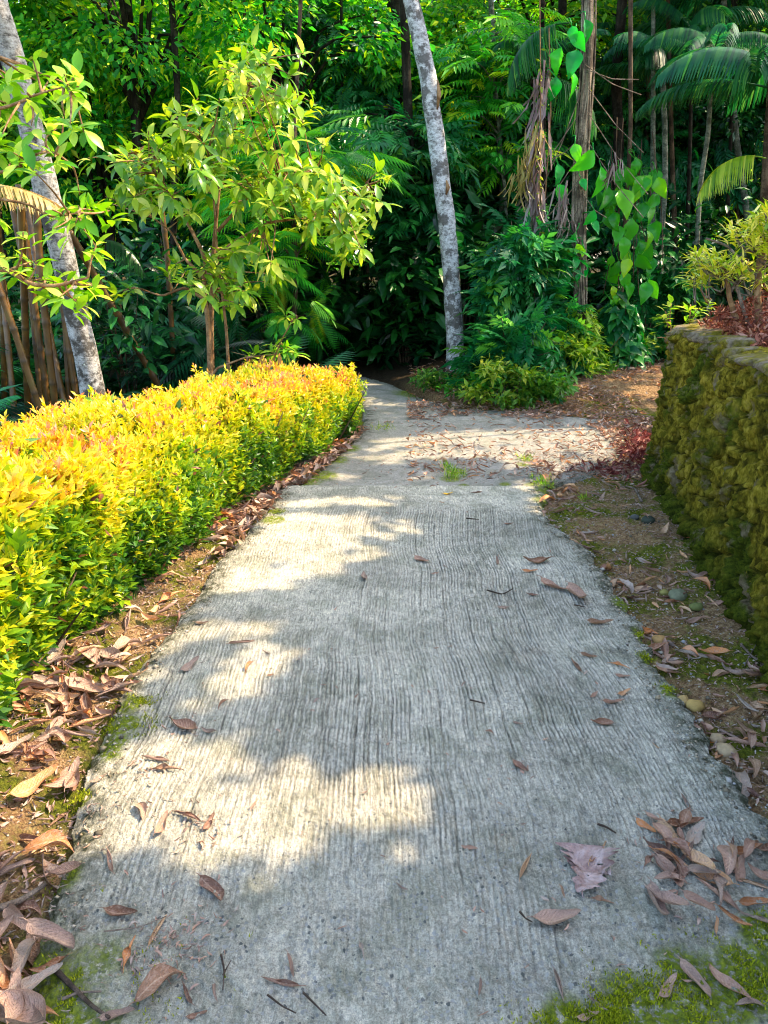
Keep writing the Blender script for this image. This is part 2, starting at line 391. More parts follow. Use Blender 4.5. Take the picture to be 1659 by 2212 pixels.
def slab(name, LEt, REt, y0, y1, ny, nx, grooved, spots, z0=.0):
    yy = np.linspace(y0, y1, ny); u = np.linspace(0, 1, nx)
    a = np.interp(yy, LEt[:, 1], LEt[:, 0]); b = np.interp(yy, REt[:, 1], REt[:, 0])
    a = a + .035 * (fbm(yy * 9, yy * 0 + 3, 0, 5) - .5) * 2; b = b + .05 * (fbm(yy * 8, yy * 0 + 9, 0, 6) - .5) * 2 + .02 * (vn(yy * 30, 0, 0, 8) - .5)
    X = a[:, None] + (b - a)[:, None] * u[None]; Y = yy[:, None] + 0 * X
    de = np.minimum(X - a[:, None], b[:, None] - X)
    z = z0 + .006 * (fbm(X * 2, Y * 2, 0, 31) - .5)
    z = z - .018 * sstep(.05, .0, de) ** 1.5
    ruff = sstep(.16, .02, de + .10 * (fbm(X * 7, Y * 7, 0, 41) - .5))
    z = z + ruff * .012 * (fbm(X * 45, Y * 45, 0, 43, 3) - .6)
    g = np.zeros(X.shape); xs = X; rg = g
    if grooved:
        # broom grooves, swerving with the hand that drew them
        xs = X + .05 * np.sin(Y * 1.9 + .6) * sstep(-.2, .9, X) + .022 * (vn(X * .8 + 4, Y * 2.6, 0, 51) - .5) * 2 + .008 * (vn(X * 2, Y * 7, 0, 53) - .5) + .006 * (vn(X * 4, Y * 12, 0, 52) - .5) + .10 * sstep(4.2, 2.4, Y) * X * .6
        ph = xs / .0165
        lane = np.floor(ph); fr = ph - lane; fr = np.clip(fr + .30 * (fbm(X * 60, Y * 26, 0, 69, 2) - .5), 0, 1)
        depth = _h(lane, lane * 0, lane * 0, 61); depth = depth + .35 * (depth > .93) * vn(lane, Y * 2, 0, 68)
        prof = np.exp(-((fr - .5) / .17) ** 2)
        brk = .35 + .65 * sstep(.22, .50, vn(lane * 3.1, Y * 4.0, 0, 62))
        fade = sstep(1.25, 2.15, Y + .8 * (fbm(X * 3, Y * 3, 0, 64) - .5)) * sstep(5.02, 4.80, Y + .2 * (vn(X * 3, Y, 0, 65) - .5))
        fade = np.maximum(fade, .16 * sstep(4.9, 4.8, Y))
        wear = sstep(.30, .55, fbm(X * 1.7, Y * 1.1, 0, 66))
        g = prof * (.50 + .60 * depth ** 1.4) * brk * fade * (.30 + .70 * wear) * (1 - ruff)
        rg = np.exp(-((fr - .08) / .13) ** 2) * fade * brk * (_h(lane, lane * 0, lane * 0, 63) > .35) * (.3 + .7 * wear) * (1 - ruff)
        z = z - .0085 * g + .0050 * np.exp(-((fr - .12) / .16) ** 2) * fade * depth
    z = z + .0045 * (fbm(X * 80, Y * 70, 0, 71, 2) - .5) * 2 * (1 + 1.3 * sstep(2.3, 1.5, Y))
    V = np.stack([X, Y, z], -1)
    # side faces all round
    e = .012
    V = np.concatenate([V[:, :1] * [1, 1, 0] + [0, 0, z0 - .09], V, V[:, -1:] * [1, 1, 0] + [0, 0, z0 - .09]], 1)
    pad = lambda A: np.pad(A, ((0, 0), (1, 1)), mode='edge')
    me = mesh(name, V.reshape(-1, 3), grid_faces(ny, nx + 2)[:, ::-1], {'groove': pad(g).ravel(), 'edge': pad(ruff).ravel(), 'gx': pad(xs).ravel(), 'ridge': pad(rg).ravel(), 'near': pad(sstep(2.1, 1.45, Y + .5 * (fbm(X * 3, Y * 3, 0, 72) - .5))).ravel(), 'moss': pad(mossmap(X, Y, spots)).ravel()})
    return me
M_CON1 = concrete_mat('brushed_concrete', (.565, .53, .42), True)
M_CON2 = concrete_mat('old_concrete', (.38, .36, .31), False)
tag(link('driveway', slab('driveway', LE, RE, -1.5, YJ - .022, 620, 470, True, MOSS1), mat=M_CON1), kind='structure')
tag(link('side_slab', slab('side_slab', LE2, RE2, YJ + .006, LE2[-1, 1], 420, 190, False, MOSS2, -.012), mat=M_CON2), kind='structure')
# ---- terrace soil behind the wall
def wall_at(s):                       # s: metres along the wall
    d = np.r_[0, np.cumsum(np.linalg.norm(np.diff(WP, axis=0), axis=1))]
    return np.stack([np.interp(s, d, WP[:, 0]), np.interp(s, d, WP[:, 1])], -1)
WP = smooth_path(WALL, 240)
WLEN = np.linalg.norm(np.diff(WP, axis=0), axis=1).sum()
def wall_top(s): return WALLH + .05 * (fbm(s * 1.3, 0 * s, 0, 91) - .5) * 2 + .045 * (vn(s * 5.5, 0 * s, 0, 92) - .5)
ns, nt_ = 420, 60
s = np.linspace(0, WLEN, ns); Pw = wall_at(s)
Tw = norm(np.gradient(Pw, axis=0)); Nw = np.stack([-Tw[:, 1], Tw[:, 0]], 1)      # towards the road
tt = np.r_[np.linspace(.10, 2.0, 46), np.linspace(2.3, 14, nt_ - 46)]
pole = np.array([9.0, -2.0])
X = np.zeros((ns, nt_)); Y = X.copy()
inn = norm(pole - Pw)
far = np.linalg.norm(pole - Pw, axis=1)
tl = np.minimum(tt[None], far[:, None] * .97)
X = Pw[:, :1] + inn[:, :1] * tl; Y = Pw[:, 1:] + inn[:, 1:] * tl
Z = wall_top(s)[:, None] - .05 + .07 * sstep(0, .8, tl) + .30 * sstep(.3, 3, tl) + .10 * (fbm(X * 3, Y * 3, 0, 95) - .5) + .03 * (fbm(X * 20, Y * 20, 0, 96, 3) - .5)
TERR = (X, Y, Z)
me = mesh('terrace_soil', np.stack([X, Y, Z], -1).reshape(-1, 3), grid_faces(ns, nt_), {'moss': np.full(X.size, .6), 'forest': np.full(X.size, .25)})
tag(link('terrace_soil', me, mat=M_SOIL), kind='structure')
def terrace_z(x, y):
    d = (X.ravel()[None] - np.atleast_1d(x)[:, None]) ** 2 + (Y.ravel()[None] - np.atleast_1d(y)[:, None]) ** 2
    return Z.ravel()[d.argmin(1)]
TX, TY, TZ = X, Y, Z
def terrace_z(x, y):
    x, y = np.atleast_1d(x), np.atleast_1d(y); o = []
    fx, fy, fz = TX.ravel(), TY.ravel(), TZ.ravel()
    for a, b in zip(x, y): o.append(fz[((fx - a) ** 2 + (fy - b) ** 2).argmin()])
    return np.array(o)
# ---- the mossy rubble wall
def wall_mat():
    k = NT('mossy_rubble')
    sv = k.map((1, 1, .35))
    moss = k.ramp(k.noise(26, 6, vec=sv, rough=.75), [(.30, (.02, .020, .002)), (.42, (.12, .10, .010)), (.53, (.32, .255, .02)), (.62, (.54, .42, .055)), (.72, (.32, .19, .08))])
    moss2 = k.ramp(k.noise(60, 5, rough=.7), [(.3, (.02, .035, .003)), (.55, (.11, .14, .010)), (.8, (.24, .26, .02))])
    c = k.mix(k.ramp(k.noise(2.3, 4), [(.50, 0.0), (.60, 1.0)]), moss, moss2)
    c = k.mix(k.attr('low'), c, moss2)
    c = k.mix(k.math('MULTIPLY', k.attr('gap'), .9), c, (.008, .008, .003))  # soil-dark joints, plus crevice shade painted into the colour
    stone = k.ramp(k.noise(30, 5), [(.3, (.12, .085, .045)), (.5, (.26, .20, .11)), (.7, (.42, .34, .22))])
    bare = k.ramp(k.math('ADD', k.noise(4.5, 5, rough=.65), k.math('MULTIPLY', k.attr('top'), .05)), [(.565, 0.0), (.64, .9)])
    c = k.mix(bare, c, stone)
    k.bump(k.math('ADD', k.noise(45, 6, vec=sv, rough=.8), k.math('MULTIPLY', k.noise(150, 4, rough=.8), .5)), .035, 1.0)
    return k.fin(c, 1.0, .08)
M_WALL = wall_mat()
wall = empty('stone_wall', (1.62, 2.9, 0), label='low dry-stone retaining wall covered in olive green moss beside the concrete drive', cat='wall')
nv = 118
s = np.arange(0, min(WLEN, 10), .0105); ns = len(s)
Pw = wall_at(s); Tw = norm(np.gradient(Pw, axis=0)); Nw = np.stack([-Tw[:, 1], Tw[:, 0]], 1)
v = np.linspace(-.12, 1, nv)
SS, VV = np.meshgrid(s, v, indexing='ij')
H = wall_top(SS)
zz = VV * H
wx, wz = SS / .19 + .5 * (vn(SS * 3, zz * 3, 0, 101) - .5), zz / .145 + .5 * (vn(SS * 3, zz * 3, 0, 102) - .5)
d1, d2, cid = worley(wx, wz, 5)
edge = sstep(.0, .20, d2 - d1) * (1 - .35 * d1 ** 2); pit = sstep(.46, .36, fbm(SS * 17, zz * 13, 0, 113, 3))
off = .062 * edge * (.35 + .9 * cid) + .050 * (fbm(SS * 7.5, zz * 7, 0, 103, 5) - .5) * 2 + .034 * (fbm(SS * 30, zz * 16, 0, 104, 4) - .5) * 2 + .018 * (fbm(SS * 80, zz * 45, 0, 106, 2) - .5) * 2 - .045 * pit + .02 * np.sin(cid * 50) * (d1 - .3)
off = off - .07 * VV + .04 * sstep(.20, -.05, VV)
off = off - .03 * sstep(.96, 1.0, VV) ** 2
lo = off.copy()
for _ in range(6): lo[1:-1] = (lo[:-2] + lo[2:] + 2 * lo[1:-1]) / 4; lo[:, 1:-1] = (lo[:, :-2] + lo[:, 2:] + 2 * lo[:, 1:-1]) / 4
cav_shade = sstep(.002, .014, lo - off)  # hollows below the local relief, to be painted darker as shade
Vw = np.stack([Pw[:, 0][:, None] + Nw[:, 0][:, None] * off, Pw[:, 1][:, None] + Nw[:, 1][:, None] * off, zz], -1)
Vw[..., 2] += .015 * (fbm(SS * 25, zz * 25, 0, 105) - .5)
# coping: rolls over the top and runs back into the soil
back = [(.06, .02), (.14, .028), (.24, .012), (.34, -.04), (.36, -.5)]
Vb = []
topz = Vw[:, -1, 2]
for (d, dz) in back:
    q = Pw - Nw * (d + .04)
    Vb.append(np.stack([q[:, 0], q[:, 1], topz + dz + .05 * (fbm(s * 9, 0 * s + d * 25, 0, 107) - .5)], -1))
Vall = np.concatenate([Vw, np.stack(Vb, 1)], 1)
pad = lambda A, val: np.concatenate([A, np.full((ns, len(back)), val)], 1)
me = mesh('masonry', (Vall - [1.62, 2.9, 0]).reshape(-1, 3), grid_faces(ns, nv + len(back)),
          {'gap': pad(np.maximum(.85 * (1 - sstep(.0, .09, d2 - d1)), np.maximum(.55 * pit, .75 * cav_shade)), 0).ravel(), 'low': pad(sstep(.30, .05, VV + .3 * (fbm(SS * 4, zz * 4, 0, 109) - .5)), 0).ravel(), 'top': pad(sstep(.78, 1.0, VV), 1.).ravel()})
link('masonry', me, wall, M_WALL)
# moss hanging in short tufts all over the face
M_TUFT = leaf_mat('moss_tuft', [(0, (.05, .055, .003)), (.5, (.22, .20, .010)), (1, (.46, .40, .035))], .15, 1.2, .9, .1)
acc = Acc(); n = 12000
i = rng.integers(int(1.4 / .0105), ns - 1, n); j = (rng.random(n) * (nv - 6)).astype(int) + 4
keep = (Vw[i, j, 1] < 6.6); i, j = i[keep], j[keep]; n = len(i)
P = Vw[i, j] - [1.62, 2.9, 0]
Nn = np.stack([Nw[i, 0], Nw[i, 1], 0 * i], -1)
D = norm(Nn * .5 + rdir(n) * .45 + [0, 0, -.9]); cl = fbm(SS[i, j] * 8, zz[i, j] * 8, 0, 111)
scatter(acc, (np.array([(-.14, 0, 0), (.14, 0, 0), (0, 1, 0)]), np.array([[0, 1, 2]])), P - Nn * .004, D, Nn, (.005 + .013 * rng.random(n)) * (.5 + cl), rnd=np.clip(cl * .9 + .3 * rng.random(n) - .1, 0, 1))
link('moss_cover', acc.mesh('moss_cover', False), wall, M_TUFT)

M_COPE = NT('coping'); k = M_COPE
c_ = k.mix(k.ramp(k.noise(7, 5, rough=.7), [(.44, 0.0), (.56, 1.0)]), k.ramp(k.noise(30, 5), [(.3, (.11, .08, .05)), (.7, (.36, .29, .20))]), k.ramp(k.noise(40, 5), [(.3, (.06, .055, .006)), (.7, (.30, .25, .025))]))
k.bump(k.noise(45, 6, rough=.8), .02, 1.0); M_COPE = k.fin(c_, .95, .15)
sc_ = 1.9
while sc_ < 8.2:
    L_ = rng.uniform(.16, .34); p_ = wall_at(np.array([sc_ + L_ / 2]))[0]; q_ = wall_at(np.array([sc_ + L_ / 2 + .02]))[0]; tn = norm(q_ - p_); nm = np.array([-tn[1], tn[0]])
    th_, ph_ = np.meshgrid(np.linspace(0, PI, 9), np.linspace(0, 2 * PI, 18, endpoint=False), indexing='ij')
    V_ = np.stack([np.sin(th_) * np.cos(ph_), np.sin(th_) * np.sin(ph_), np.cos(th_)], -1)
    V_ = np.sign(V_) * np.abs(V_) ** .62
    V_ = V_ * (1 + .30 * (fbm(V_[..., 0] * 2 + sc_ * 7, V_[..., 1] * 2, V_[..., 2] * 2, 131) - .5) * 2)[..., None] * [L_ * .54, rng.uniform(.09, .13), rng.uniform(.024, .040)]
    hz_ = rng.normal(0, .07); c3 = p_ - nm * rng.uniform(.10, .15); zt_ = float(wall_top(np.array([sc_ + L_ / 2]))[0]) + rng.uniform(-.005, .03)
    W_ = V_[..., :1] * np.array([tn[0], tn[1], hz_]) + V_[..., 1:2] * np.array([nm[0], nm[1], -.06]) + V_[..., 2:] * np.array([0, 0, 1.])
    link('coping_stone', mesh('coping_stone', (W_ + [c3[0] - 1.62, c3[1] - 2.9, zt_]).reshape(-1, 3), grid_faces(9, 18, True)[:, ::-1]), wall, M_COPE)
    sc_ += L_ * rng.uniform(.85, 1.15)
# ------------------------------------------------------------------ overstory: crowns out of view, shaped to cast the mapped shade on the drive
D2 = lambda pts: [tuple(G(*p)[:2]) for p in pts]
LIT = [D2(p) for p in (
    [(300, 1400), (420, 1305), (540, 1285), (640, 1268), (700, 1250), (790, 1232), (850, 1200), (770, 1188), (960, 1160), (985, 1140), (880, 1122), (780, 1112), (560, 1100), (200, 1180)],
    [(200, 1540), (320, 1350), (640, 1350), (760, 1390), (620, 1425), (720, 1465), (540, 1505), (400, 1530)],
    [(120, 1850), (180, 1640), (330, 1590), (560, 1605), (740, 1632), (850, 1632), (930, 1690), (880, 1725), (940, 1765), (1000, 1830), (1010, 1905), (780, 1860), (560, 1900), (430, 1860), (330, 1850)],
    [(780, 946), (1000, 926), (1200, 918), (1370, 914), (1370, 946), (1100, 957), (790, 970)],
    [(720, 978), (1000, 963), (1300, 954), (1250, 975), (1050, 990), (780, 1000)],
    [(700, 1020), (960, 1018), (950, 1036), (660, 1040)],
    [(1150, 984), (1310, 988), (1300, 1010), (1140, 1010)],
    [(600, 1076), (860, 1068), (900, 1088), (600, 1096)])]
def is_open(x, y):
    """does the sun reach this point of the ground"""
    n = fbm(x * 2.2, y * 2.2, 0, 201, 3); n2 = fbm(x * .55 + 9, y * .55, 0, 203, 3); n3 = fbm(x * 5, y * 5, 0, 205, 3)
    n4 = fbm(x * 13, y * 9, 0, 209, 2)
    wx, wy = x + .16 * (n - .5) + .12 * (n3 - .5) + .16 * (n4 - .5), y + .12 * (n4 - .5) + .25 * (fbm(x * 3, y * 3, 0, 207, 2) - .5)
    o = np.zeros(np.shape(x), bool)
    for k, P in enumerate(LIT):
        q = in_poly(wx, wy, P)
        if k == 1: q &= n3 > .36
        if k in (0, 2): q &= n3 > .30
        o |= q
    ledge = np.where(y < YJ, xl(y), np.interp(y, LE2[:, 1], LE2[:, 0]))
    o |= (x < ledge - .02) & (x > -3.3) & (y < 8.7) & (y > 2.0) & (n3 > .24)
    o |= (x < ledge - .02) & (x > -3.3) & (y > .2) & (y <= 2.0) & (n3 > .50)
    o |= (x <= -3.3) & (y < 10) & (n > .40)
    o |= (x > .93) & (x < 2.9) & (y > 2.6) & (y < 7.2) & (n3 > .33)
    o |= (x > 2.9) & (y > 3) & (n2 > .56)
    o |= (y >= 8.7) & (y < 11) & (n2 + .6 * (n - .5) > np.where((x > .5) & (x < 3.0), .44, .52)) 
    o |= (y >= 11) & (n2 + .8 * (n - .5) > np.where((x > -4) & (x < 1.5) & (y < 14), .60, .43))
    return o
M_BARK = {}
def bark_mat(name, c0, c1, c2, patch=4.0, sc=(1, 1, .3), rough=.9):
    k = NT(name)
    v = k.map(sc)
    c = k.ramp(k.noise(14, 6, vec=v, rough=.7), [(.3, c0), (.52, c1), (.72, c2)])
    c = k.mix(k.ramp(k.noise(patch, 6, rough=.7), [(.50, 0.0), (.56, .85)]), c, c0)
    c = k.mix(k.ramp(k.noise(patch * 6, 5, vec=k.map((1, 1, 3)), rough=.7), [(.56, 0.0), (.62, .7)]), c, c0)
    c = k.mix(k.ramp(k.noise(1, 4, vec=k.map((9, 9, 60)), rough=.7, dist=.6), [(.60, 0.0), (.66, .55)]), c, c0)
    k.bump(k.noise(40, 6, vec=v, rough=.75), .02, .8)
    return k.fin(c, rough, .15)
M_BROWN = bark_mat('brown_bark', (.035, .022, .014), (.12, .08, .05), (.22, .16, .10))
M_DARKB = bark_mat('dark_bark', (.010, .008, .006), (.035, .028, .02), (.08, .07, .05))
M_PALE = bark_mat('lichen_bark', (.05, .042, .032), (.42, .40, .36), (.66, .66, .62), 3.4, (1.6, 1.6, 2.4))
M_TAN = bark_mat('tan_bark', (.16, .08, .035), (.36, .21, .10), (.50, .34, .19), 7)
M_GREY = bark_mat('grey_green_bark', (.06, .07, .05), (.20, .22, .17), (.38, .40, .33), 6, (1, 1, 2))
L_OVER = leaf_mat('broad_leaf', [(0, (.02, .07, .01)), (.5, (.04, .12, .015)), (1, (.09, .20, .02))], .30)
TR = [(4.9, 1.0), (5.6, 5.2), (7.6, 9.0), (10.0, 13.0), (3.6, 17.5), (-1.6, 18.5), (-7.6, 15.5), (7.5, 20), (0.8, 25), (-6.5, 24), (13, 22)]
def overstory():
    n = 5200
    cx, cy = rng.uniform(-11, 15, n), rng.uniform(-3, 31, n)
    cy = np.where((cy > 12.5) & ((cx < -5) | (cx > 2.5) | (cy > 14.5)), 60, cy)
    near = rng.random(n)
    m = 30
    h0 = rng.uniform(0, 1.7, n)
    gx = (cx[:, None] + rng.normal(0, .27, (n, m))).ravel(); gyy = (cy[:, None] + rng.normal(0, .27, (n, m))).ravel()
    dh = (h0[:, None] + rng.normal(0, .18, (n, m))).ravel()
    # extra, finer leaves where the edge of the shade is seen on the drive
    e = 48000
    gx = np.r_[gx, rng.uniform(-2.0, 2.0, e)]; gyy = np.r_[gyy, rng.uniform(.3, 9, e)]; dh = np.r_[dh, rng.uniform(0, 1.2, e)]
    size = np.r_[rng.uniform(.22, .36, n * m), rng.uniform(.07, .15, e)]
    k = ~is_open(gx, gyy) & (gyy < 40) & ((gyy < 8.9) | (rng.random(len(gx)) < .5))
    er = np.where(size > .2, .13, .02) * np.where(gyy > 5.3, .35, 1)
    for ox, oy in ((1, 0), (-1, 0), (0, 1), (0, -1)): k &= ~(is_open(gx + er * ox, gyy + er * oy) & (gyy < 8.5) & (gx < 2.9))
    gx, gyy, dh, size = gx[k], gyy[k], dh[k], size[k]
    h = 6.0 + dh
    for _ in range(4):
        Py = gyy + h * S[1] / S[2]; h = np.maximum(h, 1.6 + .30 * Py + .7 + dh)
    P = np.stack([gx, gyy, 0 * gx], 1) + S[None] * (h / S[2])[:, None]
    T = np.array(TR); own = ((P[:, None, :2] - T[None]) ** 2).sum(-1).argmin(1)
    for q, (tx, ty) in enumerate(TR):
        sel = np.where(own == q)[0]
        if len(sel) < 50: continue
        seen = q in (4, 5, 6, 7, 8, 9, 10)
        lab = ['tall shade tree rooted on the terrace above the near end of the mossy wall', 'tall shade tree rooted on the terrace above the middle of the mossy wall',
               'tall shade tree standing behind the end of the mossy wall', 'tall shade tree deep in the grove behind the wall'][q] if q < 4 else 'tall dark-trunked forest tree standing in the deep shade'
        t = empty('shade_tree', (tx, ty, 0), label=lab, cat='tree', group='tall trees that shade the drive')
        c = P[sel].mean(0)
        zt = P[sel, 2].min() + .6
        tp = smooth_path([(0, 0, -.4), (.15, .1, zt * .4), (-.1, .2, zt * .75), (.1, 0, zt + .8)], 22)
        link('trunk', mesh('trunk', *tube(tp, np.linspace(.20, .09, 22), 12, .2, q)), t, M_DARKB)
        a = Acc(); a2 = Acc()
        o = np.array([tx, ty, 0])
        for b in sel[rng.permutation(len(sel))[:34]]:
            e_ = P[b] - o; st = np.array([0, 0, zt * rng.uniform(.7, 1)])
            mid = (st + e_) / 2 + [0, 0, .3]
            bp = smooth_path([st, mid, e_], 9)
            a.add(*tube(bp, np.linspace(.045, .012, 9), 5))
        link('branches', a.mesh('branches'), t, M_DARKB)
        nn = len(sel); up = norm(rng.normal(0, .35, (nn, 3)) + S * .6 + [0, 0, .6])
        scatter(a2, DIAMOND if q else DIAMOND, P[sel] - o, norm(rng.normal(size=(nn, 3)) * [1, 1, .4]), up, size[sel])
        a2m = a2.mesh('crown', False)
        link('crown', a2m, t, L_OVER)
DIAMOND = (np.array([(0, 0, 0), (-.26, .45, .04), (0, 1, -.12), (.26, .45, .04)], float), np.array([[0, 3, 2, 1]]))
overstory()
# ------------------------------------------------------------------ the hedge
L_HEDGE = leaf_mat('hedge_leaf', [(0, (.010, .06, .008)), (.25, (.045, .20, .012)), (.42, (.24, .46, .014)), (.58, (.60, .64, .016)), (.80, (.86, .72, .03)), (.90, (.88, .50, .07)), (.965, (.82, .32, .16)), (1, (.22, .10, .05))], .30, 1.25, .38, .5, vary=.02, warm=.0)
def hedge():
    o = np.array([-1.3, 3.0, 0])
    t = empty('hedge', o, label='clipped hedge with golden yellow and orange young leaves along the left side of the drive', cat='hedge')
    fy = np.array([p[1] for p in HF]); L = fy[-1]
    n = 19500
    y = .5 + (L + .12 - .5) * rng.random(n)
    dens = rng.random(n); 
    end = rng.random(n) < .06; y = np.where(end, L + .10, y)
    fx = np.interp(y, HF[:, 1], HF[:, 0]); bx = np.interp(y, HB[:, 1], HB[:, 0])
    Hh = np.interp(y, [0, 3, 5, 7, 7.6], [.84, .82, .74, .66, .60]) + .05 * (fbm(y * 1.6, y * 0, 0, 301) - .5) * 2
    W = fx - bx
    r = rng.random(n)
    face = (r < .50) & ~end
    v = rng.random(n)                                      # height on the face / place on the top
    ph = .12 + .88 * v
    x = np.where(face, fx - .02 + .14 * np.sin(ph * PI * .75) - .10 * ph ** 4, fx - .03 - v * W * 1.0)
    z = np.where(face, Hh * ph, Hh - .03 * (1 - np.sin(v * PI)) )
    nx = np.where(face, .8, .15 * (1 - 3 * v)); nz = np.where(face, .1 + .8 * ph ** 3, 1.0)
    N = np.stack([nx, -.25 * face, nz], 1)
    # the far end of the hedge
    x = np.where(end, fx - v * W, x); z = np.where(end, Hh * rng.random(n), z);
    N[end] = [.1, .8, .4]
    bulge = .16 * (fbm(x * 2.6 + 7, y * 2.6, z * 2.6, 303, 3) - .5) * 2
    N = norm(N)
    P = np.stack([x, y, z], 1) + N * (bulge + rng.normal(0, .022, n) - .05)[:, None]
    strag = rng.random(n) < .035
    P[strag] += N[strag] * rng.uniform(.02, .09, (strag.sum(), 1)) * [.6, .6, 1]
    D = norm(N * .55 + rng.normal(0, .38, (n, 3)) + [0, 0, .55])
    # colour of a shoot: young and golden on top, green below
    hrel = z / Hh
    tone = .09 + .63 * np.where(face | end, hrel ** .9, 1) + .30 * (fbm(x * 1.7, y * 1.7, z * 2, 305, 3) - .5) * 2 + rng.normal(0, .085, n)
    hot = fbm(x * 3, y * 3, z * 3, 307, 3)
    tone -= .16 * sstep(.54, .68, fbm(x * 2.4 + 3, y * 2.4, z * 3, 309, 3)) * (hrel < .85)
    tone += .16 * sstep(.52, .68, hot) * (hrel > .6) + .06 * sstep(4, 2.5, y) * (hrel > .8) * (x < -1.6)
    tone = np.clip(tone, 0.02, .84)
    a = Acc(); st = Acc()
    per = 9
    for q in range(per):
        f = q / (per - 1)
        m = n
        ang = q * 2.4 + rng.random(n) * 6
        U0 = norm(np.cross(D, rdir(n))); V0 = np.cross(D, U0)
        rad = U0 * np.cos(ang)[:, None] + V0 * np.sin(ang)[:, None]
        lean = .35 + 1.0 * (1 - f)
        d = norm(D + rad * lean + [0, 0, -.12 * (1 - f)])
        base = P - D * (.095 * (1 - f))[..., None] if np.ndim(f) else P - D * (.095 * (1 - f))
        sz = (.062 - .022 * f) * rng.uniform(.75, 1.25, n) * np.interp(P[:, 1], [1.6, 3.4, 6], [1.5, 1.05, .82])
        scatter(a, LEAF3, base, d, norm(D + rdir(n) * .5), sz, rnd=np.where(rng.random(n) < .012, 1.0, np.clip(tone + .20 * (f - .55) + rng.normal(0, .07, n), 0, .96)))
    # older green leaves inside
    m = 24000
    k = rng.integers(0, n, m)
    Pi = P[k] - N[k] * rng.uniform(.06, .20, (m, 1)) + rng.normal(0, .03, (m, 3))
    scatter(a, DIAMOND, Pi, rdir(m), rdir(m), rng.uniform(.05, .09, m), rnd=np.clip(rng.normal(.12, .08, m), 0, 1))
    a.V = [v_ - o for v_ in a.V]
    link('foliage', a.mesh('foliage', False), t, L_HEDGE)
    # stems
    for y0 in np.arange(.7, L, .11):
        f0, b0 = np.interp(y0, HF[:, 1], HF[:, 0]), np.interp(y0, HB[:, 1], HB[:, 0])
        for c in (.18, .5, .8):
            p = np.array([f0 - (f0 - b0) * c + rng.normal(0, .04), y0 + rng.normal(0, .03), -.06])
            for _ in range(3):
                e = p + [rng.normal(0, .14), rng.normal(0, .10), rng.uniform(.4, .66)]
                st.add(*tube(smooth_path([p, (p + e) / 2 + rng.normal(0, .03, 3), e], 5), np.linspace(.009, .003, 5), 5))
    st.V = [v_ - o for v_ in st.V]
    link('stems', st.mesh('stems'), t, M_BROWN)
hedge()
# ------------------------------------------------------------------ dead leaves
def dry_mat():
    k = NT('dead_leaf')
    r = k.math('FRACT', k.math('ADD', k.attr('rnd'), k.objrnd()))
    c = k.ramp(r, [(0, (.14, .055, .030)), (.16, (.34, .18, .11)), (.32, (.46, .28, .19)), (.46, (.30, .20, .15)), (.58, (.40, .33, .26)), (.70, (.22, .10, .05)), (.82, (.58, .36, .18)), (.93, (.62, .22, .04)), (1, (.09, .045, .03))])
    n = k.noise(40, 5, rough=.7)
    c = k.hsv(c, .5, .95, 1.25)
    c = k.mix(k.ramp(n, [(.46, 0.0), (.70, .7)]), c, (.12, .06, .04))
    c = k.mix(k.ramp(k.noise(14, 3), [(.45, 0.0), (.65, .45)]), c, (.55, .36, .26))
    # side veins and the midrib
    lu, lv = k.attr('lu'), k.attr('lv')
    vein = k.math('SINE', k.math('MULTIPLY', k.math('SUBTRACT', lv, k.math('MULTIPLY', k.math('ABSOLUTE', lu), .25)), 70.0))
    vein = k.math('POWER', k.math('MAXIMUM', vein, 0.0), 6.0)
    rib = k.math('LESS_THAN', k.math('ABSOLUTE', lu), .07)
    f = k.math('MULTIPLY', k.math('MAXIMUM', k.math('MULTIPLY', vein, .45), rib), k.attr('fine'))
    c = k.mix(k.math('MULTIPLY', f, .55), c, (.60, .40, .26))
    k.bump(k.math('ADD', k.math('MULTIPLY', vein, .5), k.noise(30, 4)), .004, .8)
    k.fin(c, .55, .4)
    tr = k.n('ShaderNodeBsdfTranslucent'); k.put(tr.inputs[0], k.hsv(c, .5, 1.2, .9))
    ms = k.n('ShaderNodeMixShader'); ms.inputs[0].default_value = .14
    k.t.links.new(k.b.outputs[0], ms.inputs[1]); k.t.links.new(tr.outputs[0], ms.inputs[2]); k.t.links.new(ms.outputs[0], k.out.inputs[0])
    return k.m
M_DRY = dry_mat()
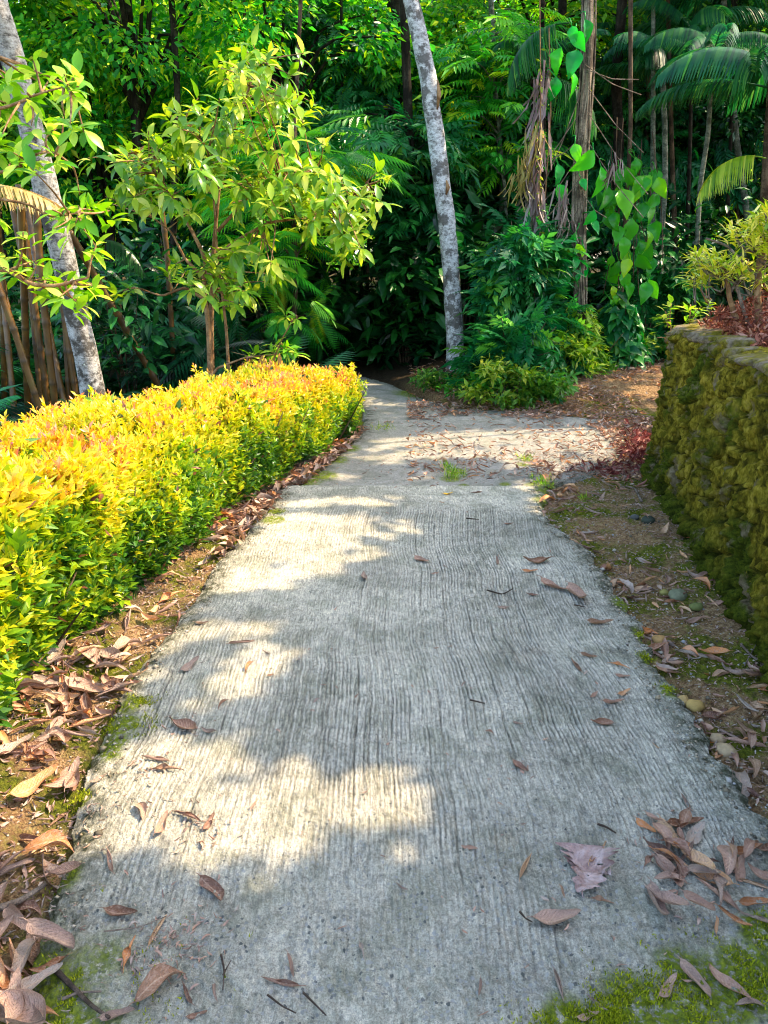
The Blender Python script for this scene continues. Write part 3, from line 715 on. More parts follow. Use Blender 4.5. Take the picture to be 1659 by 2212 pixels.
def dry_leaf(rows, cols, w, curl, bend, twist, seed, lobes=0, holes=0, asym=0., hook=0., fine=1.0):
    t = np.linspace(0, 1, rows); u = np.linspace(-1, 1, cols)
    T, Uu = np.meshgrid(t, u, indexing='ij')
    W = w * .80 * np.sin(PI * np.clip(T, .0, 1) ** .85) ** .75 + .004
    if lobes: W = w * (.12 + .95 * T ** .8) * (1 - .10 * T) * (1 + .22 * np.sin(T * lobes * 2 * PI) * (T > .12)); T = T - .10 * np.abs(Uu) ** 1.5 * (T > .5)
    W = W * (1 + .10 * (fbm(T * 7, Uu + seed, 0, seed, 2) - .5) * 2)
    lat = Uu * W / 2 * (1 + asym * Uu)
    cu = curl * (1 + .6 * (vn(T * 3, 0 * T, 0, seed + 2) - .5) * 2) * (1 + hook * T)
    ang = Uu * cu
    x = np.where(np.abs(cu) > 1e-3, np.sin(ang) * (W / 2) / np.maximum(cu, .05), lat)
    z = (1 - np.cos(ang)) * (W / 2) / np.maximum(cu, .05)
    z = z + .035 * np.sin(T * 9 + Uu * 2 + seed) * np.abs(Uu) * w * 2
    a = twist * (T - .5); x, z = x * np.cos(a) - z * np.sin(a), x * np.sin(a) + z * np.cos(a)
    b = bend
    y = T - .5
    z = z + b * (y ** 2) * 1.2; x = x + .12 * b * np.sin(T * 4 + seed)
    y = y * (1 - .12 * abs(b))
    V = np.stack([x, y, z], -1); V[..., 2] -= V[..., 2].min()
    F = grid_faces(rows, cols)
    if holes:
        r_ = np.random.default_rng(seed); ij = r_.integers(0, len(F), holes); F = np.delete(F, ij, 0)
    # stalk
    A = dict(lu=Uu.ravel(), lv=T.ravel(), fine=np.full(T.size, fine), rnd=np.zeros(T.size))
    ac = Acc(); ac.add(V.reshape(-1, 3), F, **A)
    p0 = V[0, cols // 2]
    sv, sf = tube([p0 + [0, .03, .004], p0 + [.01, -.05, .012], p0 + [.035, -.12, .0]], [.009, .008, .006], 4)
    ac.add(sv, sf, lu=0, lv=0, fine=0, rnd=.0)
    return ac
SPEC = [dict(w=.40, curl=1.0, bend=.5, twist=.6), dict(w=.46, curl=1.8, bend=.6, twist=.8), dict(w=.40, curl=2.5, bend=.15, twist=.4), dict(w=.34, curl=1.9, bend=.5, twist=1.0),
        dict(w=.50, curl=1.3, bend=-.5, twist=.9, asym=.3), dict(w=.38, curl=2.9, bend=-.1, twist=.2), dict(w=.54, curl=1.3, bend=.5, twist=-.9, hook=1.2), dict(w=.30, curl=1.6, bend=-.4, twist=-.8)]
DRYM = []
for q, sp_ in enumerate(SPEC):
    m_ = dry_leaf(13, 9, seed=20 + q, **sp_).mesh('dead_leaf'); m_.materials.append(M_DRY); DRYM.append(m_)
LOBED = dry_leaf(44, 19, .84, .75, .22, .35, 44, lobes=6.5, holes=12).mesh('lobed_leaf')
k = NT('purple_dead_leaf'); k.bump(k.noise(9, 4), .02, .8); LOBED.materials.append(k.fin(k.ramp(k.noise(4, 5, rough=.6), [(.35, (.20, .11, .09)), (.50, (.34, .23, .20)), (.65, (.46, .35, .32))]), .6, .35))
FRAG = dry_leaf(6, 5, .55, 1.4, .6, 1.5, 60, fine=.3).mesh('leaf_scrap'); FRAG.materials.append(M_DRY)
DRYT = []                                    # light versions for the mass of litter
for q, sp_ in enumerate(SPEC[:6]):
    a_ = dry_leaf(5, 4, seed=20 + q, **sp_); V_ = a_.V[0]; DRYT.append((V_, a_.F[4][0][:12]))
def surf_z(x, y):
    if y < YJ and xl(y) < x < xr(y): return .001
    if y >= YJ and np.interp(y, LE2[:, 1], LE2[:, 0]) < x < np.interp(y, RE2[:, 1], RE2[:, 0]): return -.010
    return float(ground_z(x, y))
LEAVES = []                                  # px, py, length, angle, shape, label or None
B = 'dry brown leaf'
big = [
 (345, 2134, 135, -25, 4, 'largest dry leaf near the lower left of the concrete, long, pinkish brown and half curled'),
 (405, 2152, 62, 58, 3, 'small curled leaf tucked against the lower end of the largest leaf at lower left'),
 (105, 2090, 95, -15, 1, 'long pinkish curled leaf lying at the left edge of the slab above a dark stick'),
 (280, 2059, 78, -70, 5, 'narrow rolled leaf standing beside the heap of orange leaf scraps'),
 (340, 2014, 80, -60, 2, 'rolled pink-brown leaf lying on top of the heap of orange leaf scraps'),
 (262, 1974, 75, 10, 6, 'flat crumpled leaf lying above the heap of orange scraps'),
 (240, 1866, 62, 65, 3, 'pointed pinkish leaf lying alone on the left of the concrete'),
 (460, 1932, 78, 58, 1, 'dark red-brown folded leaf lying alone near the sunlit patch'),
 (465, 2146, 45, 72, 7, 'small dark brown leaf lying alone near a thin forked twig'),
 (607, 2124, 92, 14, 2, 'long rolled leaf crossed by a second leaf near the lower middle'),
 (630, 2092, 60, 68, 3, 'dark leaf leaning across the long rolled leaf at lower middle'),
 (782, 2056, 45, 75, 5, 'thin upright leaf sliver lying in the lower middle of the slab'),
 (350, 1786, 66, -55, 0, 'smooth orange-tan leaf whose tip touches a dark rolled leaf'),
 (402, 1766, 68, 22, 5, 'dark tightly rolled leaf pointing at the sunlit patch'),
 (452, 1781, 50, -50, 0, 'pale tan leaf beside a streak of orange crumbs'),
 (305, 1756, 42, 85, 4, 'small dark folded leaf left of the orange-tan leaf'),
 (335, 1642, 62, 8, 2, 'upper of two rolled leaves lying one above the other'),
 (362, 1665, 72, 3, 5, 'lower of two rolled leaves lying one above the other'),
 (452, 1581, 36, 20, 1, 'small dark purple leaf right of the crumpled brown cluster'),
 (395, 1572, 60, 30, 6, 'crumpled dark brown leaf cluster on the left half of the slab'),
 (482, 1524, 32, -50, 7, 'thin pinkish leaf sliver on the left edge of the blue shade'),
 (255, 2199, 85, -8, 1, 'broad brown leaf cut by the lower edge of the view beside a long dark stick'),
 (90, 2203, 80, -5, 4, 'amber yellow leaf at the bottom left corner on bright moss'),
 (425, 2196, 50, -10, 0, 'pink leaf at the bottom edge below the largest leaf'),
 (212, 1686, 48, -25, 0, 'olive brown leaf jutting from the drift over the slab edge'),
 (550, 1741, 32, -60, 7, 'tiny bright orange leaf in the middle of the sunlit patch'),
 (1270, 1886, 104, -76, 'L', 'large flat purple-grey lobed leaf with insect holes'),
 (1290, 1850, 60, -60, 3, 'dark curled leaf behind the top of the large lobed leaf'),
 (1213, 1925, 34, 60, 7, 'small olive leaf beside the stalk of the large lobed leaf'),
 (1134, 1874, 62, -65, 2, 'rolled leaf standing left of the large lobed leaf'),
 (1202, 1989, 116, 2, 6, 'long curled leaf with a long stalk below the large lobed leaf'),
 (1302, 1949, 60, 12, 5, 'thin orange rolled leaf right below the large lobed leaf'),
 (1207, 2131, 74, 72, 2, 'smooth rolled tan leaf standing at the edge of the bright moss'),
 (1037, 2139, 48, 88, 3, 'dark red leaf alone at the bottom middle of the slab'),
 (1502, 2126, 112, 55, 1, 'glossy dark brown boat-shaped leaf lying on bright moss'),
 (1574, 2132, 126, 45, 0, 'pink leaf speckled with dark spots at the lower right'),
 (1619, 2174, 66, 10, 4, 'red-brown leaf half under the pink speckled leaf'),
 (1442, 2136, 64, -40, 0, 'pale pink leaf left of the glossy boat-shaped leaf'),
 (1289, 2171, 60, 30, 3, 'bent leaf between two tufts of bright moss at the bottom'),
 (1269, 2199, 55, -10, 0, 'flat leaf under the bent leaf at the bottom edge'),
 (1480, 1787, 90, -5, 1, 'uppermost leaf of the pink pile on the right of the slab'),
 (1500, 1808, 70, -35, 0, 'second leaf of the pink pile lying under its uppermost leaf'),
 (1484, 1741, 52, 50, 3, 'small folded leaf alone above the pink pile'),
 (1424, 1845, 90, 38, 6, 'broad curled leaf at the left end of the pink pile'),
 (1447, 1812, 80, 70, 0, 'tan leaf crossing the broad curled leaf of the pink pile'),
 (1405, 1860, 45, -50, 5, 'narrow roll at the left foot of the pink pile'),
 (1447, 1897, 95, 60, 1, 'pink leaf with holes at the lower end of the pink pile'),
 (1529, 1900, 120, 25, 6, 'big grey-pink curled leaf in the middle of the right-hand drift'),
 (1549, 1935, 120, 35, 5, 'long rolled leaf under the big grey-pink leaf'),
 (1614, 1844, 74, -15, 1, 'tan boat-shaped leaf at the right edge above the drift'),
 (1582, 1826, 36, 80, 3, 'small upright leaf left of the tan boat-shaped leaf'),
 (1594, 1884, 62, -60, 0, 'leaf slanting across the right-hand drift'),
 (1632, 1914, 80, 20, 2, 'rolled leaf reaching out of the right-hand drift'),
 (1629, 1956, 84, 3, 1, 'flat leaf at the foot of the right-hand drift'),
 (1635, 1989, 90, 20, 5, 'lowest rolled leaf of the right-hand drift'),
 (1547, 1999, 42, 82, 7, 'small upright leaf below the right-hand drift'),
 (1124, 1659, 42, 40, 6, 'crumpled reddish leaf alone on the grooved concrete'),
 (1057, 1584, 22, 20, 4, 'tiny dark curled leaf on the grooved concrete'),
 (1119, 1564, 24, 20, 0, 'tiny tan triangular leaf on the grooved concrete'),
 (1299, 1564, 56, 5, 6, 'flat purple-grey crumpled leaf on the right of the grooved concrete'),
 (1324, 1521, 52, -5, 1, 'thin curved leaf above the purple-grey crumpled leaf'),
 (1282, 1504, 25, -28, 0, 'small leaf left of the thin curved leaf'),
 (1347, 1499, 36, -18, 0, 'pale pink leaf right of the thin curved leaf'),
 (1417, 1614, 25, 32, 3, 'small brown leaf near the broken right slab edge'),
 (1014, 1834, 40, 16, 0, 'small pink leaf between the sunlit patch and the rolled leaf'),
 (867, 1919, 32, 30, 3, 'small orange-brown leaf just below the sunlit patch'),
 (1607, 1671, 58, -82, 4, 'tan half-oval leaf standing on the moss beside the slab edge'),
 (1636, 1704, 52, 40, 1, 'dark leaf below the tan half-oval leaf on the verge'),
 (1524, 1576, 60, 58, 2, 'rolled leaf beside the round tan stones'),
 (1502, 1551, 50, 30, 4, 'red-brown leaf just above the round tan stones'),
 (1546, 1529, 66, -12, 6, 'glossy purple-brown leaf above the stones on the verge'),
 (1474, 1499, 56, 38, 0, 'pinkish leaf behind the yellow stone on the verge'),
 (1197, 1270, 64, 24, 0, 'long pale tan leaf joined to a curled one'),
 (1244, 1290, 46, 60, 1, 'curled leaf at the lower end of the long pale tan leaf'),
 (1159, 1214, 68, 0, 1, 'long pinkish leaf lying across the grooves'),
 (1144, 1235, 36, 2, 0, 'short flat leaf just below the long pinkish leaf'),
 (1074, 1216, 20, 60, 3, 'tiny leaf left of the long pinkish leaf'),
 (1297, 1349, 62, 5, 1, 'curved pink leaf at the right of the grooves near the rough edge'),
 (1087, 1314, 32, 5, 0, 'small pink leaf on the middle of the grooves'),
 (1149, 1287, 26, 8, 6, 'small crumpled pale leaf left of the long tan leaf'),
 (912, 1212, 32, 30, 0, 'small red leaf with a thin twig on the shaded grooves'),
 (940, 1240, 22, 0, 0, 'tiny pink leaf lying on the shaded grooves'),
 (1099, 1133, 22, 0, 0, 'tiny leaf on the smooth strip above the grooves'),
 (1244, 1438, 38, 50, 2, 'short tan rolled leaf near the right slab edge'),
 (1272, 1420, 40, 14, 1, 'thin dark leaf above the short tan roll'),
 (1339, 1440, 46, 16, 5, 'brown rolled leaf near the rough edge'),
 (1344, 1462, 36, 5, 0, 'pale pink leaf below the brown rolled leaf near the rough edge'),
 (967, 1068, 24, -5, 'Y', 'small bright yellow leaf lying just below the slab joint'),
 (1029, 1065, 24, -8, 2, 'small tan leaf right of the bright yellow leaf'),
 (935, 1052, 16, 0, 4, 'tiny dark leaf left of the bright yellow leaf'),
 (955, 1086, 12, 0, 3, 'tiny black-brown leaf below the bright yellow leaf'),
 (522, 1390, 58, -5, 2, 'rolled tan leaf on the dappled left side of the grooves'),
 (410, 1440, 56, -28, 0, 'orange-pink leaf near the left slab edge'),
 (538, 1443, 28, -60, 7, 'narrow pink leaf right of the orange-pink leaf'),
 (585, 1460, 24, -5, 0, 'small bright orange leaf on the grooves'),
 (577, 1413, 24, 20, 3, 'small curled yellow-brown leaf above the bright orange leaf'),
 (786, 1248, 20, -70, 0, 'small red-brown leaf standing in the sunlit upper part'),
 (435, 1348, 32, 0, 6, 'small crumpled leaf near the left slab edge'),
]
M_YEL = leaf_mat('yellow_leaf', [(0, (.85, .45, .02)), (1, (.85, .5, .03))], .2)
YELM = DRYM[0].copy(); YELM.materials.clear(); YELM.materials.append(M_YEL)
lobed_done = 0
for (px, py, L, ang, shp, lab) in big:
    a = math.radians(ang); dx, dy = L / 2 * math.cos(a), L / 2 * math.sin(a)
    p, q = G(px - dx, py - dy), G(px + dx, py + dy)
    ln = min(max(np.linalg.norm(q - p), .02), .30); c = (p + q) / 2
    me_ = LOBED if shp == 'L' else YELM if shp == 'Y' else DRYM[shp]
    o = link('lobed_leaf' if shp == 'L' else 'dead_leaf', me_)
    o.location = (c[0], c[1], surf_z(c[0], c[1]) + .001)
    o.rotation_euler = (rng.normal(0, .05), rng.normal(0, .10), math.atan2(q[1] - p[1], q[0] - p[0]) - PI / 2 + (PI if shp not in ('L',) and rng.random() < .4 else 0))
    wv = 1.15 if ln > .12 else 1.0
    o.scale = (ln * wv, ln, ln * .95)
    tag(o, lab, 'leaf')
# the drifts: counted leaves nearest the camera, the rest one mass
cand = []
def drift(n, fn, size, lift, kind):
    k = 0
    while k < n:
        x, y = fn()
        if x is None: continue
        cand.append((x, y, size[0] + (size[1] - size[0]) * rng.random() ** 1.4, rng.uniform(0, lift), kind)); k += 1
def left_band():
    y = rng.uniform(1.25, 7.6)
    e = xl(y) if y < YJ else np.interp(y, LE2[:, 1], LE2[:, 0])
    f = np.interp(y, HF[:, 1], HF[:, 0])
    if y < 2.6: f = -1.75
    x = rng.uniform(f - .08, e + .035)
    d = fbm(x * 2.2, y * 1.7, 0, 401, 3)
    thick = np.interp(y, [1.3, 1.75, 1.85, 2.0, 2.1, 2.75, 2.95, 3.3, 4.2, 4.6, 7], [1, .8, .10, .10, 1, 1, .30, .12, .18, .8, .9])
    return (x, y) if rng.random() < thick * sstep(.30, .55, d) + .04 else (None, None)
def right_band():
    y = rng.uniform(1.9, 6.2)
    e = xr(y); f = np.interp(y, WALL[:, 1], WALL[:, 0])
    x = e + (f - e) * rng.random() ** 1.5
    return (x, y) if fbm(x * 4, y * 3, 0, 403, 3) > .50 else (None, None)
def far_area():
    px, py = rng.uniform(880, 1440), rng.uniform(795, 1035)
    q = G(px, py)
    lim = np.interp(px, [880, 1000, 1100, 1250, 1330, 1440], [905, 905, 900, 905, 960, 1035])
    dens = 1.0 if py < lim else .10
    if px < 960 and py < 870: dens = .25
    if px > 1345 and py > 925: dens = .8
    if px > 1130 and py < 905: dens = 1.6
    return (q[0], q[1]) if rng.random() < dens * sstep(.32, .52, fbm(q[0] * 2, q[1] * 2, 0, 405, 3)) + .02 else (None, None)
def slab_bits():
    px, py = rng.uniform(760, 1300), rng.uniform(870, 1040); q = G(px, py); return (q[0], q[1]) if rng.random() < (.9 if py < 925 else .3) else (None, None)
drift(1150, left_band, (.05, .185), .035, 'l')
drift(330, right_band, (.05, .15), .02, 'r')
drift(6500, far_area, (.045, .11), .03, 'f')
drift(120, slab_bits, (.03, .085), .0, 's')
def right_drift():
    px, py = (rng.normal(1550, 78), rng.normal(1905, 52)) if rng.random() < .7 else (rng.normal(1450, 26), rng.normal(1840, 40))
    q = G(px, py); return q[0], q[1]
drift(27, right_drift, (.07, .15), .025, 'd')
def vis(c):
    if c[4] == 'd': return 9
    d = c[1]; return c[2] / max(d, .5) if abs(c[0]) < .56 * (d + .5) and d > 1.2 else 0
cand.sort(key=vis, reverse=True)
NIND = 190
groups = {'l': ('dry brown leaf in the drift between the hedge and the concrete', 'leaves drifted beside the hedge'),
          'r': ('dry brown leaf lying on the soil between the concrete and the mossy wall', 'leaves on the strip below the wall'),
          'f': ('dry brown leaf on the ground beyond the end of the wall', 'leaves beyond the wall'),
          'd': ('dry pinkish leaf in the loose drift at the lower right of the concrete', 'leaves drifted at the lower right'),
          's': ('dry brown leaf scattered over the far slab', 'leaves scattered on the far slab')}
mass = []
for q, (x, y, sz, lift, kd) in enumerate(cand):
    z = surf_z(x, y) + lift
    if q < NIND:
        o = link('dead_leaf', DRYM[rng.integers(0, 8)])
        o.location = (x, y, z); o.scale = (sz * rng.uniform(.9, 1.3), sz, sz)
        o.rotation_euler = (rng.normal(0, .16), rng.normal(0, .25), rng.uniform(0, 6.28))
        tag(o, groups[kd][0], 'leaf', groups[kd][1])
    else: mass.append((x, y, z, sz))
def litter(name, M, tones=(0, .9), flat=.35):
    a = Acc(); M = np.array(M); k = rng.integers(0, len(DRYT), len(M))
    for j in range(len(DRYT)):
        Q = M[k == j]; n = len(Q)
        if not n: continue
        an = rng.uniform(0, 2 * PI, n); D = np.stack([np.cos(an), np.sin(an), rng.normal(0, flat, n)], 1)
        U = norm(rng.normal(0, flat, (n, 3)) + [0, 0, 1])
        scatter(a, DRYT[j], Q[:, :3], D, U, Q[:, 3], rnd=rng.uniform(*tones, n))
    return a.mesh(name)
tag(link('leaf_litter', litter('leaf_litter', mass), mat=M_DRY), kind='stuff')
crumbs = []
for (px, py, r, n) in [(360, 2050, .06, 60), (330, 2080, .05, 45), (385, 2030, .05, 30), (445, 1792, .05, 40), (310, 1660, .05, 34), (250, 1745, .035, 12), (355, 1745, .05, 20), (170, 1790, .06, 24), (395, 1578, .06, 22), (1124, 1662, .03, 10), (1470, 1830, .12, 30), (1540, 1900, .14, 30), (95, 1950, .10, 60), (270, 1925, .2, 16), (600, 1900, .5, 20), (500, 1480, .5, 20), (1000, 1500, .7, 30), (1000, 2000, .4, 14), (1350, 2050, .3, 18)]:
    c = G(px, py)
    for _ in range(n):
        x, y = c[0] + rng.normal(0, r), c[1] + rng.normal(0, r); crumbs.append((x, y, surf_z(x, y) + .002, rng.uniform(.010, .032)))
for _ in range(5200):
    x, y = rng.uniform(-2.2, 2.3), rng.uniform(1.2, 6.5)
    if (y < YJ and xl(y) - .01 < x < xr(y) + .01): 
        if rng.random() > .035: continue
    if x > np.interp(y, WALL[:, 1], WALL[:, 0]): continue
    crumbs.append((x, y, surf_z(x, y) + .003, rng.uniform(.008, .035)))
for _ in range(6000):
    y = rng.uniform(1.8, 6.6); e = xr(y); x = rng.uniform(e, e + .9)
    if x > np.interp(y, WALL[:, 1], WALL[:, 0]): continue
    crumbs.append((x, y, surf_z(x, y) + .003, rng.uniform(.008, .030)))
for _ in range(4200):
    y = rng.uniform(1.3, 6.5); e = xl(y); x = e - rng.random() ** 1.3 * .8
    crumbs.append((x, y, surf_z(x, y) + .004, rng.uniform(.010, .05)))
grit = []
for _ in range(5200):
    y = rng.uniform(1.5, 6.6); r_ = rng.random() < .65; e = xr(y) if r_ else xl(y); x = e + (1 if r_ else -1) * (rng.random() ** 1.4 * .8 - .10)
    if r_ and x > np.interp(y, WALL[:, 1], WALL[:, 0]): continue
    grit.append((x, y, surf_z(x, y) + .001, rng.uniform(.003, .011) * (1 + 1.2 * (rng.random() < .06))))
grit = np.array(grit); a = Acc()
OCT = (np.array([(.7, 0, 0), (-.7, .1, 0), (0, .8, 0), (0, -.6, .1), (0, 0, .5), (0, 0, -.4)]), np.array([[0, 2, 4], [2, 1, 4], [1, 3, 4], [3, 0, 4], [2, 0, 5], [1, 2, 5], [3, 1, 5], [0, 3, 5]]))
scatter(a, OCT, grit[:, :3], norm(rng.normal(size=(len(grit), 3)) * [1, 1, .2]), norm(rng.normal(0, .3, (len(grit), 3)) + [0, 0, 1]), grit[:, 3])
k = NT('grit'); tag(link('gravel', a.mesh('gravel'), mat=k.fin(k.ramp(k.attr('rnd'), [(0, (.08, .07, .05)), (.4, (.30, .24, .15)), (.7, (.50, .42, .30)), (1, (.30, .30, .29))]), .9, .2)), kind='stuff')
tag(link('leaf_crumbs', litter('leaf_crumbs', crumbs, (.55, .97)), mat=M_DRY), kind='stuff')
# red-brown dead leaves heaped on the terrace and at the wall's far foot
heap = []
for _ in range(13000):
    s_ = rng.uniform(3.0, 8.6); p = wall_at(s_); i_ = norm(pole - p); d = rng.uniform(.22, 1.5)
    x, y = p + i_ * d
    k = sstep(.40, .56, fbm(x * 1.5, y * 1.5, 0, 411, 3) + .10)
    if rng.random() > k + .08: continue
    heap.append((x, y, 0, rng.uniform(.035, .085)))
heap = np.array(heap)
hz = terrace_z(heap[:, 0], heap[:, 1])
mound = .34 * sstep(1.25, .0, np.hypot((heap[:, 0] - 2.75) / 1.0, (heap[:, 1] - 5.05) / 1.0))
heap[:, 2] = hz + mound * rng.random(len(heap)) + .02
M_RED = leaf_mat('red_dead_leaf', [(0, (.10, .02, .012)), (.5, (.27, .075, .040)), (.8, (.40, .15, .09)), (1, (.48, .26, .18))], .15, 1.1, .5, .35)
tag(link('heap_of_dead_leaves', litter('heap', heap, (0, 1), .8), mat=M_RED), label='heap of small red-brown dead leaves around the shrub on top of the wall', kind='stuff')
pile = []
for _ in range(420):
    c = G(rng.normal(1375, 22), rng.normal(975, 22)); pile.append((c[0], c[1], surf_z(c[0], c[1]) + rng.uniform(0, .16) * math.exp(-((c[0] - G(1380, 975)[0]) ** 2) * 12), rng.uniform(.05, .10)))
for _ in range(260):
    c = G(rng.normal(1330, 32), rng.normal(1012, 7)); pile.append((c[0], c[1], surf_z(c[0], c[1]) + rng.uniform(0, .03), rng.uniform(.05, .09)))
tag(link('pile_of_dead_leaves', litter('pile', pile, (0, 1), .9), mat=M_RED), label='low pile of red dead leaves at the far foot of the wall', kind='stuff')
# ---- stones
def stone(px, py, r, col, lab):
    c = G(px, py); n = 14
    th, ph = np.meshgrid(np.linspace(0, PI, 10), np.linspace(0, 2 * PI, n, endpoint=False), indexing='ij')
    V = np.stack([np.sin(th) * np.cos(ph), np.sin(th) * np.sin(ph) * .8, np.cos(th) * .62], -1)
    V = V * (1 + .35 * (fbm(V[..., 0] * 1.2 + px, V[..., 1] * 1.2 + py, V[..., 2] + 5, 3) - .5) * 2)[..., None]
    k = NT('pebble'); k.fin(k.ramp(k.noise(40, 5), [(.3, tuple(v * .6 for v in col)), (.7, col)]), .8, .3)
    o = link('stone', mesh('stone', V.reshape(-1, 3) * r, grid_faces(10, n, True)[:, ::-1]), mat=k.m)
    o.location = (c[0], c[1], surf_z(c[0], c[1]) + r * .28); o.rotation_euler = (0, 0, px)
    tag(o, lab, 'stone')
OC, GR = (.42, .27, .10), (.20, .21, .12)
stone(1503, 1515, .038, (.46, .30, .09), 'yellow stone between dry leaves on the verge')
stone(1478, 1500, .028, (.50, .33, .12), 'small tan stone behind the yellow stone')
stone(1570, 1605, .040, (.46, .33, .18), 'largest round tan stone at the slab edge')
stone(1552, 1575, .032, (.44, .31, .17), 'tan stone just above the largest round tan stone')
stone(1425, 1372, .040, (.42, .24, .08), 'ochre brown broken stone on the verge beside the slab')
stone(1465, 1285, .055, GR, 'greenish grey stone half sunk in the verge')
stone(1435, 1272, .028, (.30, .26, .07), 'small olive stone left of the greenish grey stone')
stone(1398, 1137, .045, (.05, .06, .04), 'dark stone at the foot of the wall')
stone(1370, 1125, .032, (.12, .12, .10), 'grey stone beside the dark stone at the foot of the wall')
stone(1505, 1310, .035, (.16, .18, .05), 'mossy stone near the foot of the wall')
# ---- sticks
def stick(pts, r, lab, mat=None, z=.008, name='stick'):
    P = np.array([G(*p) + [0, 0, z] for p in pts]); P[:, 2] = [surf_z(p[0], p[1]) + z for p in P]
    o0 = P[0].copy(); P = smooth_path(P, 14)
    o = link(name, mesh(name, *tube(P - o0, np.linspace(r, r * .5, 14), 6, .15)), mat=mat or M_TWIG); o.location = o0
    tag(o, lab, 'stick')
M_STK = bark_mat('dead_wood', (.10, .07, .05), (.26, .20, .15), (.42, .35, .28), 9)
M_TWIG = bark_mat('twig_bark', (.05, .035, .025), (.13, .095, .07), (.24, .18, .13), 12)
stick([(118, 2098), (160, 2140), (200, 2180), (238, 2205)], .007, 'long dark stick slanting from the left slab edge to the bottom')
stick([(0, 1968), (40, 1950), (75, 1922), (98, 1905)], .011, 'thick grey stick lying across the drift at the left', M_STK, .03)
stick([(478, 2068), (485, 2100), (482, 2145)], .0028, 'thin upright twig beside the small dark leaf')
stick([(482, 2112), (500, 2080)], .002, 'short side twig crossing the thin upright twig')
stick([(1122, 1975), (1135, 1990), (1150, 1998)], .003, 'dark stalk in front of the long curled leaf')
stick([(655, 2150), (690, 2185), (705, 2200)], .0028, 'thin dark twig at the bottom middle')
stick([(578, 2155), (610, 2180), (640, 2195)], .0025, 'faint twig near the bottom left of the middle')
stick([(1290, 1785), (1310, 1792), (1330, 1805)], .004, 'short dark twig lying above the lobed leaf')
stick([(1015, 1516), (1048, 1524)], .004, 'short straight dark twig on the grooves')
stick([(1052, 1278), (1085, 1288), (1108, 1275)], .0045, 'forked dark twig on the grooves')
stick([(1007, 1122), (1035, 1125)], .005, 'short dark twig on the smooth strip')
stick([(1240, 1310), (1265, 1315)], .004, 'small dark twig below the curled leaf')
stick([(1600, 1395), (1625, 1425), (1659, 1450)], .006, 'bent twig at the foot of the mossy wall', M_STK)
stick([(1608, 1440), (1635, 1395)], .003, 'pale thin twig crossing the bent twig', M_STK)
stick([(135, 2165), (170, 2150), (220, 2148)], .004, 'brown twig near the bottom left moss', M_STK)
stick([(225, 2018), (300, 2010), (360, 1985)], .002, 'hair-thin twig left of the orange scraps', M_STK)
stick([(1165, 873), (1200, 862), (1245, 852)], .028, 'grey fallen branch on the litter near the vine-covered trunk', M_STK, .04, 'fallen_branch')
stick([(1385, 1090), (1370, 1060), (1340, 1048)], .01, 'dead twig lying at the far foot of the wall', M_STK, .02)
# ---- live moss cushions on the slab and verge
a = Acc(); Q = []
for (px, py, r) in MOSS1[:13]:
    c = G(px, py)
    for _ in range(int(650 * r / .10)): Q.append((c[0] + rng.normal(0, r * .8), c[1] + rng.normal(0, r * .6)))
for (px, py, r) in MOSS1[13:]:
    c = G(px, py)
    for _ in range(120): Q.append((c[0] + rng.normal(0, r * .4), c[1] + rng.normal(0, r * .4)))
Q = np.array(Q); Q = Q[fbm(Q[:, 0] * 14, Q[:, 1] * 14, 0, 421, 3) > .55]; n = len(Q)
P = np.c_[Q, [surf_z(*q) for q in Q]]
for _ in range(3):
    Pj = P + rng.normal(0, .006, P.shape) * [1, 1, 0]
    scatter(a, (np.array([(-.2, 0, 0), (.2, 0, 0), (0, 1, 0)]), np.array([[0, 1, 2]])), Pj, norm(rng.normal(0, .5, (n, 3)) + [0, 0, 1]), rdir(n), rng.uniform(.005, .013, n))
M_MOSS = leaf_mat('bright_moss', [(0, (.10, .14, .006)), (.5, (.32, .38, .015)), (1, (.55, .55, .03))], .25, 1.2, .9, .1)
tag(link('moss', a.mesh('moss', False), mat=M_MOSS), kind='stuff')
# ------------------------------------------------------------------ leaves of the forest
L_LIME = leaf_mat('lime_leaf', [(0, (.07, .24, .010)), (.5, (.22, .46, .02)), (1, (.58, .70, .10))], .44, 1.35, .36, .4)
L_SAP = leaf_mat('glossy_leaf', [(0, (.06, .24, .014)), (.5, (.18, .44, .025)), (.85, (.42, .62, .04)), (1, (.66, .75, .14))], .45, 1.4, .30, .5)
L_TEAL = leaf_mat('teal_leaf', [(0, (.006, .11, .035)), (.5, (.012, .175, .038)), (.9, (.04, .29, .045)), (1, (.16, .42, .03))], .34, 1.4, .38, .4)
L_MID = leaf_mat('green_leaf', [(0, (.014, .17, .016)), (.5, (.06, .40, .03)), (.85, (.25, .62, .03)), (1, (.75, .80, .04))], .46, 1.6, .45, .4)
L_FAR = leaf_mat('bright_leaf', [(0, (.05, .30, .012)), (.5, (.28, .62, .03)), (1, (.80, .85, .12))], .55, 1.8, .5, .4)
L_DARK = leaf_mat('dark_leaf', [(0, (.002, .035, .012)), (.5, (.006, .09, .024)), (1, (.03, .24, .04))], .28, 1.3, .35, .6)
L_POTHOS = leaf_mat('climber_leaf', [(0, (.008, .26, .016)), (.6, (.03, .46, .022)), (.9, (.14, .62, .02)), (1, (.40, .70, .02))], .36, 1.4, .28, .35)
L_PALM = leaf_mat('palm_leaf', [(0, (.006, .06, .03)), (.5, (.015, .14, .045)), (1, (.08, .30, .04))], .36, 1.6, .42, .3)
L_DRYP = leaf_mat('withered_leaf', [(0, (.16, .11, .09)), (.5, (.34, .26, .24)), (1, (.52, .44, .40))], .25, 1, .8, .2)
